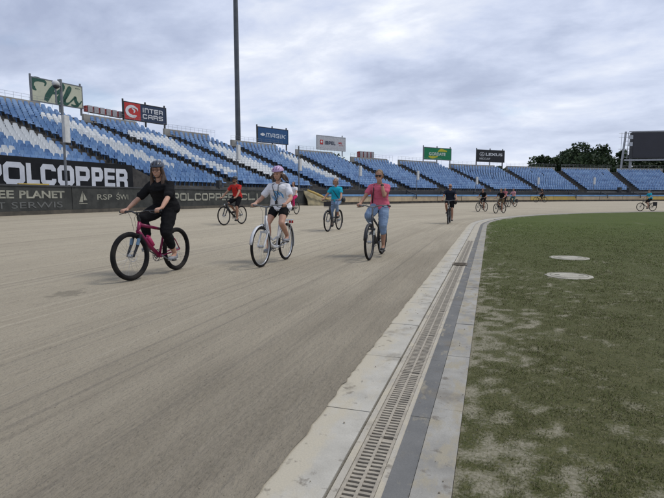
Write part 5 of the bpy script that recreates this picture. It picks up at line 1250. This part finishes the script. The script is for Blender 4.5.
far_rider(1.15, 50.0, -122, 'small dark bike hidden behind the middle one of the distant bunch', 'distant rider in a rose top, seen just over the middle rider of the bunch', cloth('cloth_rose', (.42, .13, .16)), black_c, 1.5, hairm=hair_gr, lean=6)
_ph, _p = phi_of(540.5, 83.2)
far_rider(_p.x, _p.y, -165, 'tiny dark bike close to the far fence', 'tiny rider in brown close to the far fence', cloth('cloth_brown', (.07, .05, .045)), black_c, 1.5, hairm=hair_br, lean=16)
far_rider(12.2, 47.0, -158, 'dark bike with a black pannier near the right edge of the track', 'rider in a turquoise top and black shorts near the right edge', cyan_c, black_c, .9, hel=hl_bl, lean=16, pan=blk, sk=skin, crank=-30)
# marshal in yellow behind the air fence
class _: pass
def stand_person(label, x, y, z, rz, top, bottom, hairm):
    b = MB(); H = Vector((0, 0, .92)); I3 = Matrix.Identity(3)
    b.loft([(H+Vector((0, 0, h)), rx, ry, I3) for h, rx, ry in ((-.10, .09, .12), (0, .11, .165), (.16, .095, .14), (.36, .115, .17), (.46, .08, .15), (.50, .05, .07))], 16)
    b.limb([H+Vector((0, 0, .46)), H+Vector((.01, 0, .6))], [.055, .05], 8); b.ell(H+Vector((.02, 0, .70)), (.092, .073, .115), nu=12); b.ell(H+Vector((.105, 0, .68)), (.02, .013, .02), nu=6, nv=5)
    for s_ in (-1, 1):
        b.limb([H+Vector((0, s_*.18, .42)), H+Vector((.06, s_*.25, .16)), H+Vector((.24, s_*.17, .10))], [.05, .038, .026], 8); b.ell(H+Vector((.29, s_*.16, .10)), (.05, .04, .02), nu=8, nv=6)
        for i in range(4): b.limb([H+Vector((.31, s_*(.13+.02*i), .10)), H+Vector((.37, s_*(.13+.02*i), .085))], [.011, .009], 6)
        b.limb([H+Vector((.28, s_*.13, .10)), H+Vector((.31, s_*.10, .09))], [.012, .009], 6)
        b.limb([H+Vector((0, s_*.09, 0)), Vector((.02, s_*.10, .5)), Vector((0, s_*.10, .09))], [.09, .055, .036], 8); b.limb([Vector((0, s_*.10, .05)), Vector((.15, s_*.11, .035))], [.04, .03], 8)
    body = b.build('person', skin_t, None, remesh=.014); body.location = (x, y, z); body.rotation_euler = (0, 0, rz); tag(body, label, 'person')
    b = MB(); b.loft([(H+Vector((0, 0, h)), rx, ry, I3) for h, rx, ry in ((-.05, .13, .18), (.16, .12, .165), (.36, .135, .19), (.46, .10, .17), (.50, .06, .09))], 16)
    for s_ in (-1, 1): b.limb([H+Vector((0, s_*.17, .42)), H+Vector((.05, s_*.24, .2))], [.065, .058], 8)
    b.build('shirt', top, body, remesh=.015)
    b = MB(); b.ell(H, (.125, .18, .11), nu=12)
    for s_ in (-1, 1): b.limb([H+Vector((0, s_*.09, 0)), Vector((.02, s_*.10, .5)), Vector((0, s_*.10, .12))], [.10, .07, .055], 8)
    b.build('trousers', bottom, body, remesh=.015)
    b = MB(); b.ell(H+Vector((0, 0, .735)), (.10, .083, .09), nu=12); b.build('hair', hairm, body, smooth=True)
    for s_ in (-1, 1): b = MB(); b.ell(Vector((.04, s_*.10, .045)), (.15, .05, .05), nu=10); b.build('shoe', blackshoe, body, smooth=True)
ph, p = phi_of(490, 87.6); stand_person('bystander in a bright yellow top standing behind the far fence', p.x, p.y, .49-.12, D(-110), yelc, black_c, hair_br)
#==END==
